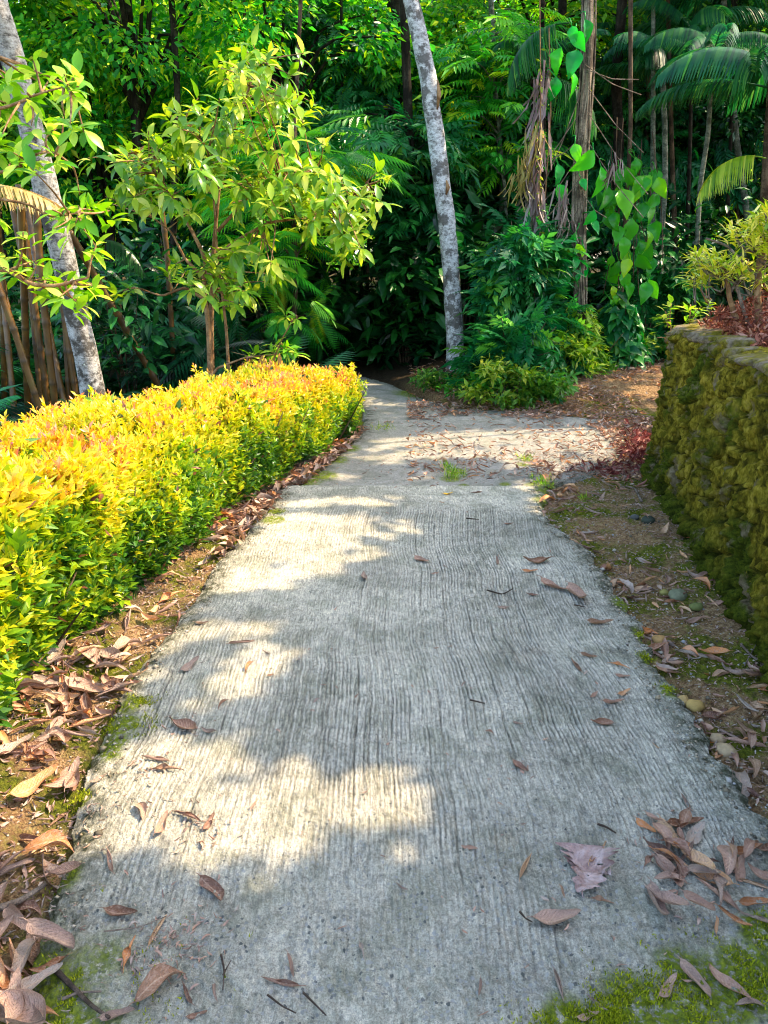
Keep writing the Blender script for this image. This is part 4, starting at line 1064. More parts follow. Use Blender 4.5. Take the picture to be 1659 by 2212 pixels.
L_YPALM = leaf_mat('yellow_palm_leaf', [(0, (.30, .28, .05)), (.5, (.60, .50, .14)), (1, (.75, .62, .26))], .35, 1.1, .4, .5)
def path_at(pts, Y, n=40):
    """pixel polyline -> smooth 3-D path at the distance Y (one per point, or one for all)"""
    Ys = np.broadcast_to(Y, (len(pts),)); return smooth_path([at(px, py, y) for (px, py), y in zip(pts, Ys)], n)
def extend_down(P, z=-.3):
    d = P[0] - P[min(6, len(P) - 1)]; d = d / abs(d[2]); k = max(P[0][2] - z, .05)
    foot = P[0] + np.array([np.clip(d[0], -.8, .8), np.clip(d[1], -.8, .8), -1]) * k
    return np.concatenate([[foot], P])
def extend_up(P, L):
    d = norm(P[-1] - P[-8]); return np.concatenate([P, [P[-1] + (d * [.8, .8, 1] + [0, 0, .2]) * L * f for f in (.33, .66, 1)]])
def bare_trunk(name, P, r0, r1, mat, label, cat='tree', group=None, sides=12, rough=.10, seed=0, n=70):
    P = smooth_path(P, n); o = P[0].copy()
    t = empty(name, o, label=label, cat=cat, group=group)
    dz_ = np.clip(P[:, 2] - max(P[0][2], 0), 0, None); link('trunk', mesh('trunk', *tube(P - o, np.linspace(r0, r1, n) * (1 + .55 * np.exp(-dz_ / .16)), sides, rough, seed)), t, mat)
    return t, o, P
def high_crown(t, o, top, R, n, mat, size=.24):
    a = Acc(); c = top - o
    m = 40; cc = c + norm(rng.normal(size=(m, 3))) * R * rng.uniform(.3, 1, (m, 1)) * [1, 1, .6]
    k = rng.integers(0, m, n); P = cc[k] + rng.normal(0, .28, (n, 3))
    scatter(a, DIAMOND, P, norm(rdir(n) + [0, 0, -.3]), norm(rng.normal(0, .5, (n, 3)) + [0, 0, 1]), rng.uniform(.7, 1.2, n) * size)
    link('crown', a.mesh('crown', False), t, mat)
    b = Acc()
    for q in cc[:16]: b.add(*tube(smooth_path([c - [0, 0, R * .7], (c + q) / 2 + [0, 0, .15], q], 8), np.linspace(.05, .012, 8), 5))
    link('branches', b.mesh('branches'), t, M_DARKB)
def clip_hidden(P): return P
# ---- leaning tree with pale bark on the left
P = path_at([(206, 870), (190, 790), (150, 610), (118, 480), (98, 400), (60, 250), (30, 130), (-8, 20)], [6.5, 6.5, 6.45, 6.4, 6.35, 6.3, 6.2, 6.1])
P = extend_down(P, -.5); P = extend_up(P, 4.2)
t, o, P = bare_trunk('leaning_tree', P, .102, .068, M_PALE, 'leaning tree trunk with blotchy pale grey lichen bark behind the hedge at the left', seed=3, rough=.14, n=110)
high_crown(t, o, P[-1], 1.5, 1400, L_LIME)
# ---- straight pale tree in the middle
P = path_at([(986, 832), (984, 740), (975, 600), (968, 500), (955, 400), (940, 280), (922, 150), (905, 70), (886, -5)], 10.45)
P = extend_down(P, 0); P = extend_up(P, 6)
t, o, P = bare_trunk('pale_tree', P, .118, .068, bark_mat('white_lichen_bark', (.10, .09, .08), (.62, .63, .63), (.88, .90, .90), 5.5, (1.3, 1.3, 2.2)), 'tall slim tree with white lichen bark rising from the shrubs beside the far slab', seed=8, rough=.12, n=140)
high_crown(t, o, P[-1], 2.2, 2500, L_MID)
# sun catching its right edge, put in as tan slivers
for (px, py, h) in [(945, 205, 50), (964, 405, 26)]:
    c = at(px, py, 10.33) - o
    v, f = tube([c + [0, 0, -h / 1671 * 10.5 / 2], c + [.02, -.01, 0], c + [0, 0, h / 1671 * 10.5 / 2]], [.012, .03, .008], 6)
    link('peeling_bark', mesh('peeling_bark', v, f), t, M_TAN)
# ---- tree wrapped in vines
M_VINE = bark_mat('pale_brown_bark', (.09, .07, .05), (.32, .26, .18), (.54, .46, .34))
P = path_at([(1256, 812), (1255, 740), (1252, 600), (1250, 480), (1252, 380), (1258, 300), (1266, 200), (1272, 90), (1272, -5)], 10.3)
P = extend_down(P, .05); P = extend_up(P, 6)
t, o, VP = bare_trunk('vine_covered_tree', P, .066, .052, M_VINE, 'tree trunk wrapped in climbing stems and big glossy climber leaves right of the pale tree', seed=12, rough=.16, n=140)
high_crown(t, o, VP[-1], 2.2, 2500, L_MID)
VT, VO = t, o
a = Acc()
for q in range(26):
    z0, z1 = rng.uniform(0, 1.2), rng.uniform(2.2, 6.8); ph, tw = rng.uniform(0, 6.28), rng.normal(0, .5)
    zz_ = np.linspace(z0, z1, 60); c = np.stack([np.interp(zz_, VP[:, 2], VP[:, k]) for k in (0, 1)], 1)
    an = ph + tw * zz_ + .5 * np.sin(zz_ * 2.2 + q); r = .068 + .022 * vn(zz_ * 1.5, 0, 0, 500 + q)
    R_ = rng.uniform(.005, .013)
    a.add(*tube(np.c_[c[:, 0] + r * np.cos(an), c[:, 1] + r * np.sin(an), zz_] - o, np.full(60, R_), 5))
link('climbing_stems', a.mesh('climbing_stems'), t, M_VINE)
# big climber leaves
th = np.linspace(0, 1, 9)
POTH = leaf_tpl(9, .74, .50, .24, peak=.36, wave=.015, stalk=.05)
POTH[0][:3, 1] -= np.array([.10, 0, .10])
def climber(name, spots, Y, label, parent=None, o=None, jit=.1):
    a = Acc(); n = len(spots); P = np.array([at(px, py, Y + rng.normal(0, jit)) for px, py, s in spots])
    sz = np.array([s for _, _, s in spots]) / 1671 * Y * 1.05
    D = norm(np.stack([rng.normal(0, .5, n), rng.normal(-.45, .3, n), np.full(n, -1.)], 1)); U = norm(np.stack([rng.normal(0, .55, n), np.full(n, -1.), rng.normal(.45, .45, n)], 1)); sz = sz * rng.uniform(.72, 1.12, n)
    P = P + [0, 0, 1] * (sz * .5)[:, None]
    scatter(a, POTH, P - o, D, U, sz)
    for p in P: a.add(*tube(smooth_path([p - o, p - o + [rng.normal(0, .05), .05, .12], p - o + [rng.normal(0, .05), .15, .10]], 5), .006, 4), rnd=.4)
    link('climber_foliage', a.mesh('climber_foliage'), parent, L_POTHOS)
cl = [(1280, 357, 44), (1296, 391, 46), (1240, 330, 32), (1203, 375, 34), (1205, 420, 40), (1255, 400, 26), (1234, 75, 30), (1238, 92, 44), (1245, 138, 38), (1262, 65, 30), (1282, 472, 32), (1273, 494, 30), (1243, 516, 30), (1245, 540, 30), (1240, 569, 28), (1225, 605, 36), (1213, 617, 30), (1250, 600, 14), (1270, 590, 14), (1262, 546, 14), (1228, 180, 40), (1210, 130, 40), (1200, 190, 34)]
climber('climber_leaf', cl, 10.1, None, VT, VO, .05)
st = empty('climber_on_stump', at(1340, 812, 10.8) * [1, 1, 0], label='hanging curtain of large glossy heart-shaped climber leaves on a thin dead stem', cat='climbing plant')
so_ = np.array(st.location)
cl += [(1250 + rng.normal(0, 18), rng.uniform(300, 650), rng.uniform(14, 26)) for _ in range(26)]
cl2 = [(1350 + rng.normal(0, 34), rng.uniform(360, 640), rng.uniform(26, 44)) for _ in range(24)] + [(1347, 383, 42), (1404, 412, 52), (1338, 440, 48), (1393, 460, 50), (1312, 478, 46), (1362, 497, 46), (1330, 508, 44), (1395, 522, 40), (1345, 533, 38), (1378, 550, 44), (1340, 560, 34), (1358, 578, 40), (1316, 598, 36), (1343, 606, 32), (1322, 630, 26), (1330, 645, 22), (1318, 655, 18), (1420, 440, 36), (1375, 400, 34), (1370, 360, 30), (1415, 500, 34)]
climber('climber_leaf', cl2, 10.6, None, st, so_, .12)
Ps = path_at([(1340, 815), (1342, 640), (1346, 560), (1352, 450), (1362, 300), (1362, 120), (1362, -20)], 10.9, 50) - so_
link('dead_stem', mesh('dead_stem', *tube(extend_up(Ps, 3), .028, 8, .2)), st, M_BROWN)
a = Acc()
for q in range(10):
    x0 = rng.uniform(1320, 1410); Pq = path_at([(x0, rng.uniform(250, 380)), (x0 + rng.normal(0, 12), 450), (x0 + rng.normal(0, 16), rng.uniform(520, 660))], 10.7, 16) - so_
    a.add(*tube(Pq, .006, 4))
link('hanging_stems', a.mesh('hanging_stems'), st, M_BROWN)
# leafy sleeves round the feet of both
def sleeve(px, y0, y1, Y, wpx, n, size, label, mat, tpl):
    c0 = at(px, y1, Y); t = empty('climbing_shrub', c0 * [1, 1, 0], label=label, cat='climbing plant'); o = np.array(t.location)
    a = Acc(); f = rng.random(n); py = y0 + (y1 - y0) * f
    w_ = wpx * (.45 + .75 * f) / 1671 * Y
    an = rng.uniform(0, 2 * PI, n); r = w_ * rng.uniform(.5, 1.05, n)
    C = np.array([at(px, q, Y) for q in py]); P = C + np.stack([r * np.cos(an), r * np.sin(an) * .9, rng.normal(0, .04, n)], 1)
    N = np.stack([np.cos(an), np.sin(an), .35 + 0 * an], 1)
    scatter(a, tpl, P - o, norm(N * .7 + rng.normal(0, .3, (n, 3)) + [0, 0, -.45]), norm(N + [0, 0, .6]), rng.uniform(.7, 1.2, n) * size)
    link('foliage', a.mesh('foliage'), t, mat)
    b = Acc()
    for q in range(6):
        aa = q; b.add(*tube(smooth_path([at(px, y1 + 6, Y) - o + [.08 * math.cos(aa), .08 * math.sin(aa), 0], (at(px, (y0 + y1) / 2, Y) - o) + [.14 * math.cos(aa), .14 * math.sin(aa), 0], at(px, y0, Y) - o + [.12 * math.cos(aa), .12 * math.sin(aa), 0]], 10), .008, 5))
    link('stems', b.mesh('stems'), t, M_BROWN)
sleeve(1253, 665, 800, 10.1, 52, 620, .115, 'bushy yellow-green climbing shrub hugging the foot of the vine-wrapped trunk', L_LIME, LEAF4)
sleeve(1340, 660, 780, 10.7, 44, 330, .17, 'dark green leafy climber round the foot of the thin dead stem', L_TEAL, POTH)
# ---- withered palm fronds hanging, and thin hanging stems
FLK = leaf_tpl(6, .085, .25, .05, peak=.3, wave=.02)
def hanging_dead(pts, n, label, wd=.10, ll=(.22, .5), mat=None):
    R_ = path_at(pts, 10.0, 40); o = R_[0].copy(); R_ = R_ - o
    t = empty('withered_frond', o, label=label, cat='palm frond'); a = Acc()
    a.add(*tube(R_, np.linspace(.012, .005, 40), 5), rnd=.5)
    k = rng.integers(2, 40, n); P = R_[k] + rng.normal(0, wd * .4, (n, 3)) * [1, .6, .4]
    D = norm(np.stack([rng.normal(-.06, .16, n), rng.normal(0, .2, n), np.full(n, -1.)], 1))
    scatter(a, FLK, P, D, rdir(n), rng.uniform(*ll, n))
    link('frond', a.mesh('frond'), t, mat or L_DRYP)
hanging_dead([(1176, 130), (1172, 220), (1160, 320), (1150, 400)], 75, 'long grey withered palm frond hanging nearest the vine-wrapped trunk on its left side', .12)
hanging_dead([(1168, 250), (1140, 330), (1118, 380)], 60, 'withered palm frond with straw-coloured strips hanging farthest left of the vine-wrapped trunk', .14, (.2, .4), L_YPALM)
hanging_dead([(1162, 380), (1158, 430), (1160, 470)], 45, 'lowest grey withered strips hanging beside the thin hanging vine', .10)
hanging_dead([(1328, 330), (1332, 360)], 14, 'small bunch of grey withered strips hanging right of the vine-wrapped trunk', .08, (.15, .3))
hanging_dead([(1225, 390), (1215, 440), (1228, 480)], 40, 'grey withered strips hanging against the left side of the vine-wrapped trunk', .14, (.15, .35))
def line(name, pts, Y, r, mat, label, cat, leaves=0):
    P = path_at(pts, Y, 60); o = P[0].copy()
    t = empty(name, o, label=label, cat=cat); link('stem', mesh('stem', *tube(P - o, r, 5)), t, mat)
    if leaves:
        a = Acc(); k = rng.integers(4, 58, leaves)
        scatter(a, LEAF3, P[k] - o, norm(rdir(leaves) + [0, 0, -.3]), rdir(leaves) + [0, -1, .5], rng.uniform(.04, .075, leaves)); link('foliage', a.mesh('foliage'), t, L_LIME)
line('hanging_vine', [(1166, -5), (1168, 200), (1166, 400), (1166, 560), (1165, 730)], 9.9, .006, M_TAN, 'very long thin vine with tiny leaves hanging straight down between the two trunks', 'vine', 60)
line('hanging_vine', [(1186, 60), (1190, 250), (1178, 420), (1172, 520)], 10.2, .008, M_TAN, 'bare vine hanging beside the withered fronds', 'vine')
for q, (x0, y0, x1, y1) in enumerate([(1262, 180, 1165, 420), (1258, 235, 1148, 380), (1262, 290, 1178, 350), (1264, 140, 1385, 205), (1266, 150, 1380, 172), (1270, 190, 1390, 330), (1268, 240, 1400, 420), (1266, 300, 1390, 470), (1255, 330, 1170, 440), (1256, 380, 1178, 470), (1260, 420, 1310, 470), (1250, 450, 1190, 530)]):
    line('aerial_stem', [(x0, y0), ((x0 + x1) / 2, (y0 + y1) / 2 + 10), (x1, y1)], 10.15, .005, M_STK, 'thin straight bare stem sticking out from the vine-wrapped trunk', 'stem')
for o_ in [o for o in bpy.data.objects if o.name.startswith('aerial_stem')]: o_['group'] = 'bare stems sticking out of the vine-wrapped trunk'
# ---- leafy saplings: stems from pixels, leaves in rosettes at the twig ends
def rosettes(a, P, D, n_each, size, tpl, spread=.9, droop=.35):
    for q in range(n_each):
        m = len(P); ang = q * 2.4 + rng.uniform(0, 6.28, m) * .15
        U0 = norm(np.cross(D, [0.3, 1, 0.1])); V0 = np.cross(D, U0)
        rad = U0 * np.cos(ang)[:, None] + V0 * np.sin(ang)[:, None]
        f = q / n_each
        d = norm(D * (.25 + .6 * (1 - f)) + rad * spread + [0, 0, -droop * rng.random()])
        scatter(a, tpl, P - D * rng.uniform(0, .06, (m, 1)) - D * (.05 * f), d, norm(D * .6 + [0, 0, .9]), size * rng.uniform(.7, 1.2, m))
def sapling(name, label, stems, blobs, Y, mat, size, r=.022, seedn=0, tpl=LEAF5, per=8, ydepth=.5, foot=None, group=None):
    """stems: pixel polylines; blobs: (px, py, rx, ry, count) - where the foliage hangs"""
    o = at(*stems[0][0], Y) * [1, 1, 0]; o[2] = 0 if foot is None else foot
    t = empty(name, o, label=label, cat='tree' if name.endswith('tree') or name.endswith('sapling') else 'shrub', group=group)
    allp = []
    for q, s_ in enumerate(stems):
        P = path_at(s_, Y + (rng.normal(0, .12) if q else 0), 40)
        if s_[0][1] > 780: P = extend_down(P, -.35)
        rr = r * (1 if q < 2 else .6)
        link('stem', mesh('stem', *tube(P - o, np.linspace(rr, rr * .35, len(P)), 8, .12, q)), t, M_TAN)
        allp.append(P[len(P) // 3:])
    allp = np.concatenate(allp)
    a, b = Acc(), Acc()
    for (px, py, rx, ry, n) in blobs:
        n = max(2, int(n * .54)); rx *= 1.3; ry *= 1.15
        c = np.array([at(px + rng.normal(0, rx * .5), py + rng.normal(0, ry * .5), Y + rng.normal(0, ydepth)) for _ in range(n)])
        j = ((c[:, None] - allp[None]) ** 2 * [1, 1, 1.0]).sum(-1).argmin(1); src = allp[j]
        D = norm(norm(c - src) * .6 + rng.normal(0, .3, c.shape) + [0, 0, .45])
        rosettes(a, c - o, D, per, size, tpl)
        for p, q_, d in zip(c, src, D): b.add(*tube(smooth_path([q_ - o, (p + q_) / 2 - o + [0, 0, .03] - d * .05, p - o], 7), np.linspace(.009, .0035, 7), 4))
    if b.n: link('twigs', b.mesh('twigs'), t, M_TAN)
    link('foliage', a.mesh('foliage'), t, mat)
    return t
sapling('leafy_sapling', 'leafy many-stemmed young tree with slim tan stems rising behind the hedge',
        [[(455, 830), (450, 700), (440, 620), (445, 560), (400, 470), (350, 390), (290, 330)],
         [(458, 830), (456, 700), (460, 560), (470, 440), (480, 330), (520, 240), (560, 130)],
         [(496, 830), (488, 700), (470, 560), (465, 480), (455, 330), (400, 260)],
         [(458, 560), (510, 520), (580, 480), (660, 470), (740, 440), (790, 400)],
         [(470, 500), (540, 420), (600, 380), (680, 370)],
         [(440, 600), (400, 560), (370, 500), (330, 470)],
         [(445, 650), (400, 620), (350, 640), (290, 620)]],
        [(300, 350, 80, 40, 26), (380, 310, 100, 60, 34), (460, 350, 90, 70, 36), (430, 250, 90, 40, 20), (540, 230, 60, 70, 30), (560, 130, 60, 50, 30), (640, 240, 60, 40, 20), (510, 320, 60, 50, 20),
         (620, 380, 70, 35, 26), (700, 380, 70, 40, 26), (760, 420, 50, 45, 26), (640, 430, 90, 35, 26), (700, 470, 80, 40, 30), (740, 510, 50, 35, 18), (540, 420, 60, 40, 18), (370, 430, 80, 40, 20), (320, 400, 60, 40, 14),
         (470, 560, 70, 35, 22), (540, 600, 60, 40, 26), (510, 640, 50, 30, 14), (380, 580, 40, 30, 10), (540, 545, 60, 30, 12), (270, 630, 20, 14, 3), (300, 420, 60, 30, 10)],
        8.0, L_SAP, .165, r=.030, per=7)
sapling('low_sapling', 'small sapling with drooping orange-brown dead leaves just behind the far part of the hedge',
        [[(575, 835), (590, 780), (610, 730), (640, 680)], [(470, 795), (530, 772), (600, 765)], [(575, 835), (560, 800), (540, 770), (500, 760)]],
        [(630, 690, 14, 14, 4), (610, 740, 26, 20, 5), (590, 760, 40, 12, 5), (560, 755, 30, 14, 3), (640, 760, 20, 16, 3)], 7.9, L_LIME, .15, r=.012, per=6, ydepth=.15)
t = empty('hanging_dead_leaves', at(590, 790, 7.8), label='cluster of drooping orange-brown dead leaves on the twigs above the far hedge', cat='leaf cluster')
a = Acc(); n = 9
P = np.array([at(rng.normal(588, 14), rng.normal(768, 8), 7.8) for _ in range(n)])
scatter(a, LEAF5, P - np.array(t.location), norm(rng.normal(0, .18, (n, 3)) + [0, 0, -1]), norm(rng.normal(0, .3, (n, 3)) + [0, -1, 0]), rng.uniform(.16, .24, n))
link('foliage', a.mesh('foliage'), t, leaf_mat('tan_leaf', [(0, (.50, .24, .07)), (1, (.66, .38, .14))], .4, 1.2))
# the bright branches that hang in front of the leaning trunk
sapling('roadside_tree', 'bright yellow-green leafy branches reaching in from the left in front of the leaning trunk',
        [[(-120, 900), (-110, 700), (-90, 400), (-60, 200), (-10, 120)], [(-100, 560), (-40, 570), (20, 585), (70, 615), (120, 618), (190, 600)], [(-90, 420), (0, 430), (60, 440), (110, 470), (170, 460)], [(-80, 250), (20, 230), (90, 200), (150, 185)], [(-80, 380), (20, 370), (80, 330), (120, 330)]],
        [(20, 150, 40, 30, 7), (90, 140, 50, 25, 8), (140, 180, 40, 20, 7), (60, 210, 60, 25, 10), (120, 230, 40, 25, 6), (40, 260, 60, 30, 9), (130, 280, 40, 20, 5), (20, 320, 40, 30, 7), (90, 330, 50, 25, 8), (140, 350, 30, 20, 5), (50, 370, 40, 20, 5),
         (170, 430, 30, 16, 5), (200, 460, 40, 18, 7), (130, 450, 40, 16, 4), (160, 490, 40, 16, 5), (200, 530, 20, 12, 2), (20, 540, 40, 25, 7), (40, 590, 40, 20, 6), (80, 570, 30, 14, 4), (140, 610, 50, 14, 7), (190, 610, 30, 10, 4), (120, 640, 30, 14, 3), (20, 480, 30, 20, 4), (180, 660, 20, 14, 2)],
        5.0, L_LIME, .12, r=.02, per=6, ydepth=.30, tpl=leaf_tpl(6, .46, .24, peak=.55))
# ---- shrubs of feathered leaves around the pale tree, and other undergrowth
def shrub_mesh(n, R, H, tpl, size, up=.35, ncl=14, seed=0):
    a = Acc(); c = rng.uniform(-1, 1, (ncl, 3)) * [R, R * .8, 0]; c[:, 2] = rng.uniform(.15, 1, ncl) * H
    k = rng.integers(0, ncl, n); P = c[k] + rng.normal(0, .20, (n, 3)) * [R * .9, R * .9, H * .5]
    P[:, 2] = np.clip(P[:, 2], .04, None)
    out = norm(np.stack([P[:, 0], P[:, 1] - .4 * R, 0 * k + up], 1) + rng.normal(0, .45, (n, 3)))
    scatter(a, tpl, P, norm(out + [0, 0, -.25]), norm(rng.normal(0, .35, (n, 3)) + [0, -.25, 1]), size * rng.uniform(.7, 1.3, n))
    return a.mesh('foliage', False)
def shrub_stems(R, H, n=9):
    b = Acc()
    for q in range(n):
        e = np.array([rng.uniform(-R, R) * .9, rng.uniform(-R, R) * .7, H * rng.uniform(.6, 1.05)]); b.add(*tube(smooth_path([[e[0] * .15, e[1] * .15, -.1], [e[0] * .4, e[1] * .4, H * .5], e], 9), np.linspace(.014, .004, 9), 5))
    return b.mesh('stems')
def shrub(x, y, z, fm, sm, mats, label, group=None, sc=1, rz=0, name='shrub'):
    t = empty(name, (x, y, z), rz, label, 'shrub', group); t.scale = (sc, sc, sc)
    f = link('foliage', fm, t); 
    if not fm.materials: fm.materials.append(mats)
    s_ = link('stems', sm, t)
    if not sm.materials: sm.materials.append(M_BROWN)
    return t
PINL = pinnate_tpl(5, .46, .36, .35)
F1, F2, F3 = [shrub_mesh(420, .40, 1.4, PINL, .30), shrub_mesh(520, .42, 1.75, PINL, .29), shrub_mesh(260, .36, .7, PINL, .24)]
S1, S2, S3 = shrub_stems(.6, 1.5), shrub_stems(.5, 1.9), shrub_stems(.5, .8)
FL1 = shrub_mesh(900, .45, .55, LEAF3, .12); FL2 = shrub_mesh(700, .40, .35, LEAF3, .10)
FD1 = shrub_mesh(700, .9, 1.6, LEAF4, .26); FD2 = shrub_mesh(620, .8, 2.4, LEAF4, .24); FPF = shrub_mesh(120, .6, 1.0, PINN_FINE, .85)
def g3(px, py): q = G(px, py); return q[0], q[1], float(ground_z(q[0], q[1]))
for (px, py, fm, sm, sc, lab) in [
    (1118, 846, F2, S2, .98, 'tall teal feather-leaved shrub standing right of the pale tree'),
    (1145, 842, F1, S1, 1.0, 'teal feather-leaved shrub halfway between the pale tree and the vine-wrapped tree'),
    (1085, 862, F3, S3, .9, 'low feather-leaved shrub at the foot of the pale tree'),
    (1110, 868, F3, S3, 1.1, 'low green shrub at the edge of the far slab'),
    (1195, 842, F3, S3, 1.0, 'low shrub left of the vine-wrapped tree'),
    (1400, 812, F1, S1, .8, 'dark feathery shrub beyond the end of the wall'),
    (1310, 815, F3, S3, .8, 'small teal shrub right of the vine-wrapped tree')]:
    x, y, z = g3(px, py); shrub(x, y + .35, z, fm, sm, L_TEAL, lab, sc=sc, rz=rng.uniform(0, 6))
for (px, py, fm, sc, lab) in [
    (1042, 872, FL2, .9, 'low bright green plant at the foot of the pale tree by the path'), (1078, 880, FL1, .8, 'low bright green plant second along the edge of the far slab'), (1115, 880, FL2, 1.0, 'low bright green plant in the middle of the slab edge'),
    (1150, 872, FL2, 1.1, 'low bright green plant at the right end of the row by the slab'), (945, 858, FL2, .7, 'small green plant at the left end of the row beside the path'), (1290, 832, FL2, 1.2, 'small green plant at the base of the vine-wrapped trunk'),
    (1330, 812, FL2, 1.1, 'small green plant on the litter right of the vine-wrapped trunk'), (1370, 806, FL2, 1.0, 'pale green weed on the litter'), (1410, 800, FL2, .9, 'pale green weed beside the end of the wall'), (1205, 845, FL1, .9, 'leafy green plant between the two trunks'), (1245, 800, FL1, .8, 'leafy green plant just in front of the vine-wrapped trunk')]:
    x, y, z = g3(px, py); shrub(x, y + .12, z, fm, S3, None, lab, sc=sc, rz=rng.uniform(0, 6), name='low_plant')
FL1.materials.clear(); FL1.materials.append(L_LIME); FL2.materials.clear(); FL2.materials.append(leaf_mat('weed_leaf', [(0, (.02, .14, .012)), (.6, (.07, .30, .02)), (1, (.20, .40, .03))], .35, 1.4))
for o_ in [o for o in bpy.data.objects if o.name.startswith('low_plant')]:
    o_.scale = (o_.scale[0], o_.scale[1], o_.scale[2])
    for c in list(o_.children):
        if c.name.startswith('stems'): c.scale = (.7, .7, .5)
# dark undergrowth deeper in
UND = [(-3.1, 9.4, 1), (-4.0, 10.6, 0), (-2.6, 11.6, 0), (-1.9, 10.2, 2), (-3.2, 12.4, 1), (-4.8, 9.0, 2), (-5.6, 11.2, 1), (-1.6, 13.6, 0), (-.35, 15.2, 0), (.35, 12.2, 0), (.75, 13.2, 1), (.4, 14.2, 0), (1.2, 12.0, 0), (1.7, 13.0, 1), (2.5, 12.4, 1), (3.2, 12.8, 0), (3.9, 12.2, 1), (4.6, 13.2, 0), (5.4, 12.0, 1), (6.2, 13.2, 0), (7.0, 12.4, 1), (3.4, 14.2, 1), (5.0, 15, 1), (1.0, 15.4, 1), (-6.6, 13, 1), (-2.2, 16, 1), (-4.2, 14.6, 0), (6.6, 15.6, 1), (8.0, 14.4, 1), (.1, 13.4, 2), (-5.2, 7.4, 2), (-4.3, 6.8, 2)]
for q, (x, y, k) in enumerate(UND):
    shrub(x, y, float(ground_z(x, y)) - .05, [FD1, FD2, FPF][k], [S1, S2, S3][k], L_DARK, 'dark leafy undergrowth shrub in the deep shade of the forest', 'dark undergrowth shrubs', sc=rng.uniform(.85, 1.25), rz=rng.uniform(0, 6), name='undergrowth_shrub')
# feathery light branches behind the sapling: a mid-height tree with layered compound leaves
def layered_tree(name, label, trunk, Y, blobs, mat, tpl, size, r=.05, bark=M_BROWN, group=None, thick=.10, dep=.5):
    P = path_at(trunk, Y, 50); P = extend_down(P, -.1); P = extend_up(P, 3)
    t, o, P = bare_trunk(name, P, r, r * .55, bark, label, group=group, n=60, sides=9, rough=.15, seed=int(Y * 7))
    a, b = Acc(), Acc()
    for (px, py, rx, ry, n) in blobs:
        c = np.array([at(px + rng.uniform(-rx, rx), py + rng.normal(0, ry * .55), Y + rng.normal(0, dep)) for _ in range(n)])
        src = P[np.abs(P[:, None, 2] - (c[None, :, 2] - .2)).argmin(0)]
        D = norm((c - src) * [1, 1, .1] + rng.normal(0, .5, c.shape) * [1, 1, .35])
        scatter(a, tpl, c - o, D, norm(rng.normal(0, .25, c.shape) + [0, -.25, 1]), size * rng.uniform(.7, 1.25, n))
        for p, q_ in list(zip(c, src))[::12]: b.add(*tube(smooth_path([q_ - o, (p + q_) / 2 - o + [0, 0, .12], p - o], 8), np.linspace(.018, .005, 8), 4))
    link('foliage', a.mesh('foliage', False), t, mat)
    if b.n: link('branches', b.mesh('branches'), t, bark)
    return t
layered_tree('feathery_tree', 'slim forest tree with layered teal-green feathery leaves behind the sapling', [(885, 760), (884, 600), (888, 400), (880, 200), (872, -5)], 12.5,
             [(800, 300, 130, 30, 120), (860, 350, 110, 26, 110), (760, 250, 80, 26, 60), (840, 420, 100, 22, 70), (900, 300, 90, 26, 80), (820, 480, 70, 22, 40), (720, 340, 90, 30, 60), (900, 460, 60, 22, 40), (930, 540, 60, 20, 30), (1010, 540, 60, 26, 36)], L_TEAL, PINN, .50, .085, M_DARKB)
layered_tree('feathery_tree', 'slim forest tree with feathery mid-green leaves beside the left edge of the dark tunnel', [(630, 760), (640, 600), (630, 400), (640, 200), (650, -5)], 11.2,
             [(620, 330, 100, 30, 70), (700, 340, 80, 30, 60), (580, 430, 100, 30, 60), (600, 520, 90, 26, 50), (560, 580, 80, 26, 30), (650, 680, 50, 26, 26), (560, 300, 80, 40, 40)], L_MID, PINN_FINE, .62, .035, M_BROWN)
layered_tree('feathery_tree', 'slender tree with bright young leaves right of the pale tree', [(1095, 560), (1092, 440), (1080, 300), (1070, 180), (1062, -5)], 13.0,
             [(1040, 120, 80, 40, 90), (1060, 220, 80, 40, 80), (1110, 330, 60, 36, 60), (1130, 60, 60, 40, 60), (1050, 330, 50, 36, 36)], L_MID, PINN, .42, .035, M_GREY)
# ---- background trees
def crown_mesh(n, R, size, ncl, tpl=DIAMOND, squash=.8, cl=.34):
    a = Acc(); c = norm(rng.normal(size=(ncl, 3))) * rng.uniform(.25, 1, (ncl, 1)) ** .6 * [R, R, R * squash]
    k = rng.integers(0, ncl, n); P = c[k] + rng.normal(0, cl, (n, 3)) * [1, 1, .6]
    out = norm(P - c[k] + norm(P) * .3)
    scatter(a, tpl, P, norm(out * [1, 1, .5] + [0, 0, -.35] + rng.normal(0, .3, (n, 3))), norm(rng.normal(0, .45, (n, 3)) + [0, -.2, 1]), size * rng.uniform(.6, 1.3, n))
    b = Acc()
    for q in range(min(ncl, 22)): b.add(*tube(smooth_path([[0, 0, -R * squash], c[q] * .45, c[q]], 8), np.linspace(.05, .012, 8), 5))
    return a.mesh('crown', False), b.mesh('branches')
CR = [crown_mesh(11000, 2.2, .155, 60, cl=.26), crown_mesh(8000, 2.0, .20, 44, cl=.28), crown_mesh(1300, 2.1, .50, 40, PINN), crown_mesh(13000, 2.6, .14, 80, cl=.25), crown_mesh(3600, 1.8, .36, 26)]
CR += [crown_mesh(9000, 2.5, .15, 50, cl=.26), crown_mesh(7500, 2.3, .165, 38, cl=.28)]
trunk_me = mesh('trunk', *tube(smooth_path([(0, 0, -.5), (.12, .05, 2), (-.08, .1, 4), (0, 0, 6.4)], 24), np.linspace(.13, .06, 24), 9, .2, 5)); trunk_me.materials.append(M_DARKB)
CM = {}
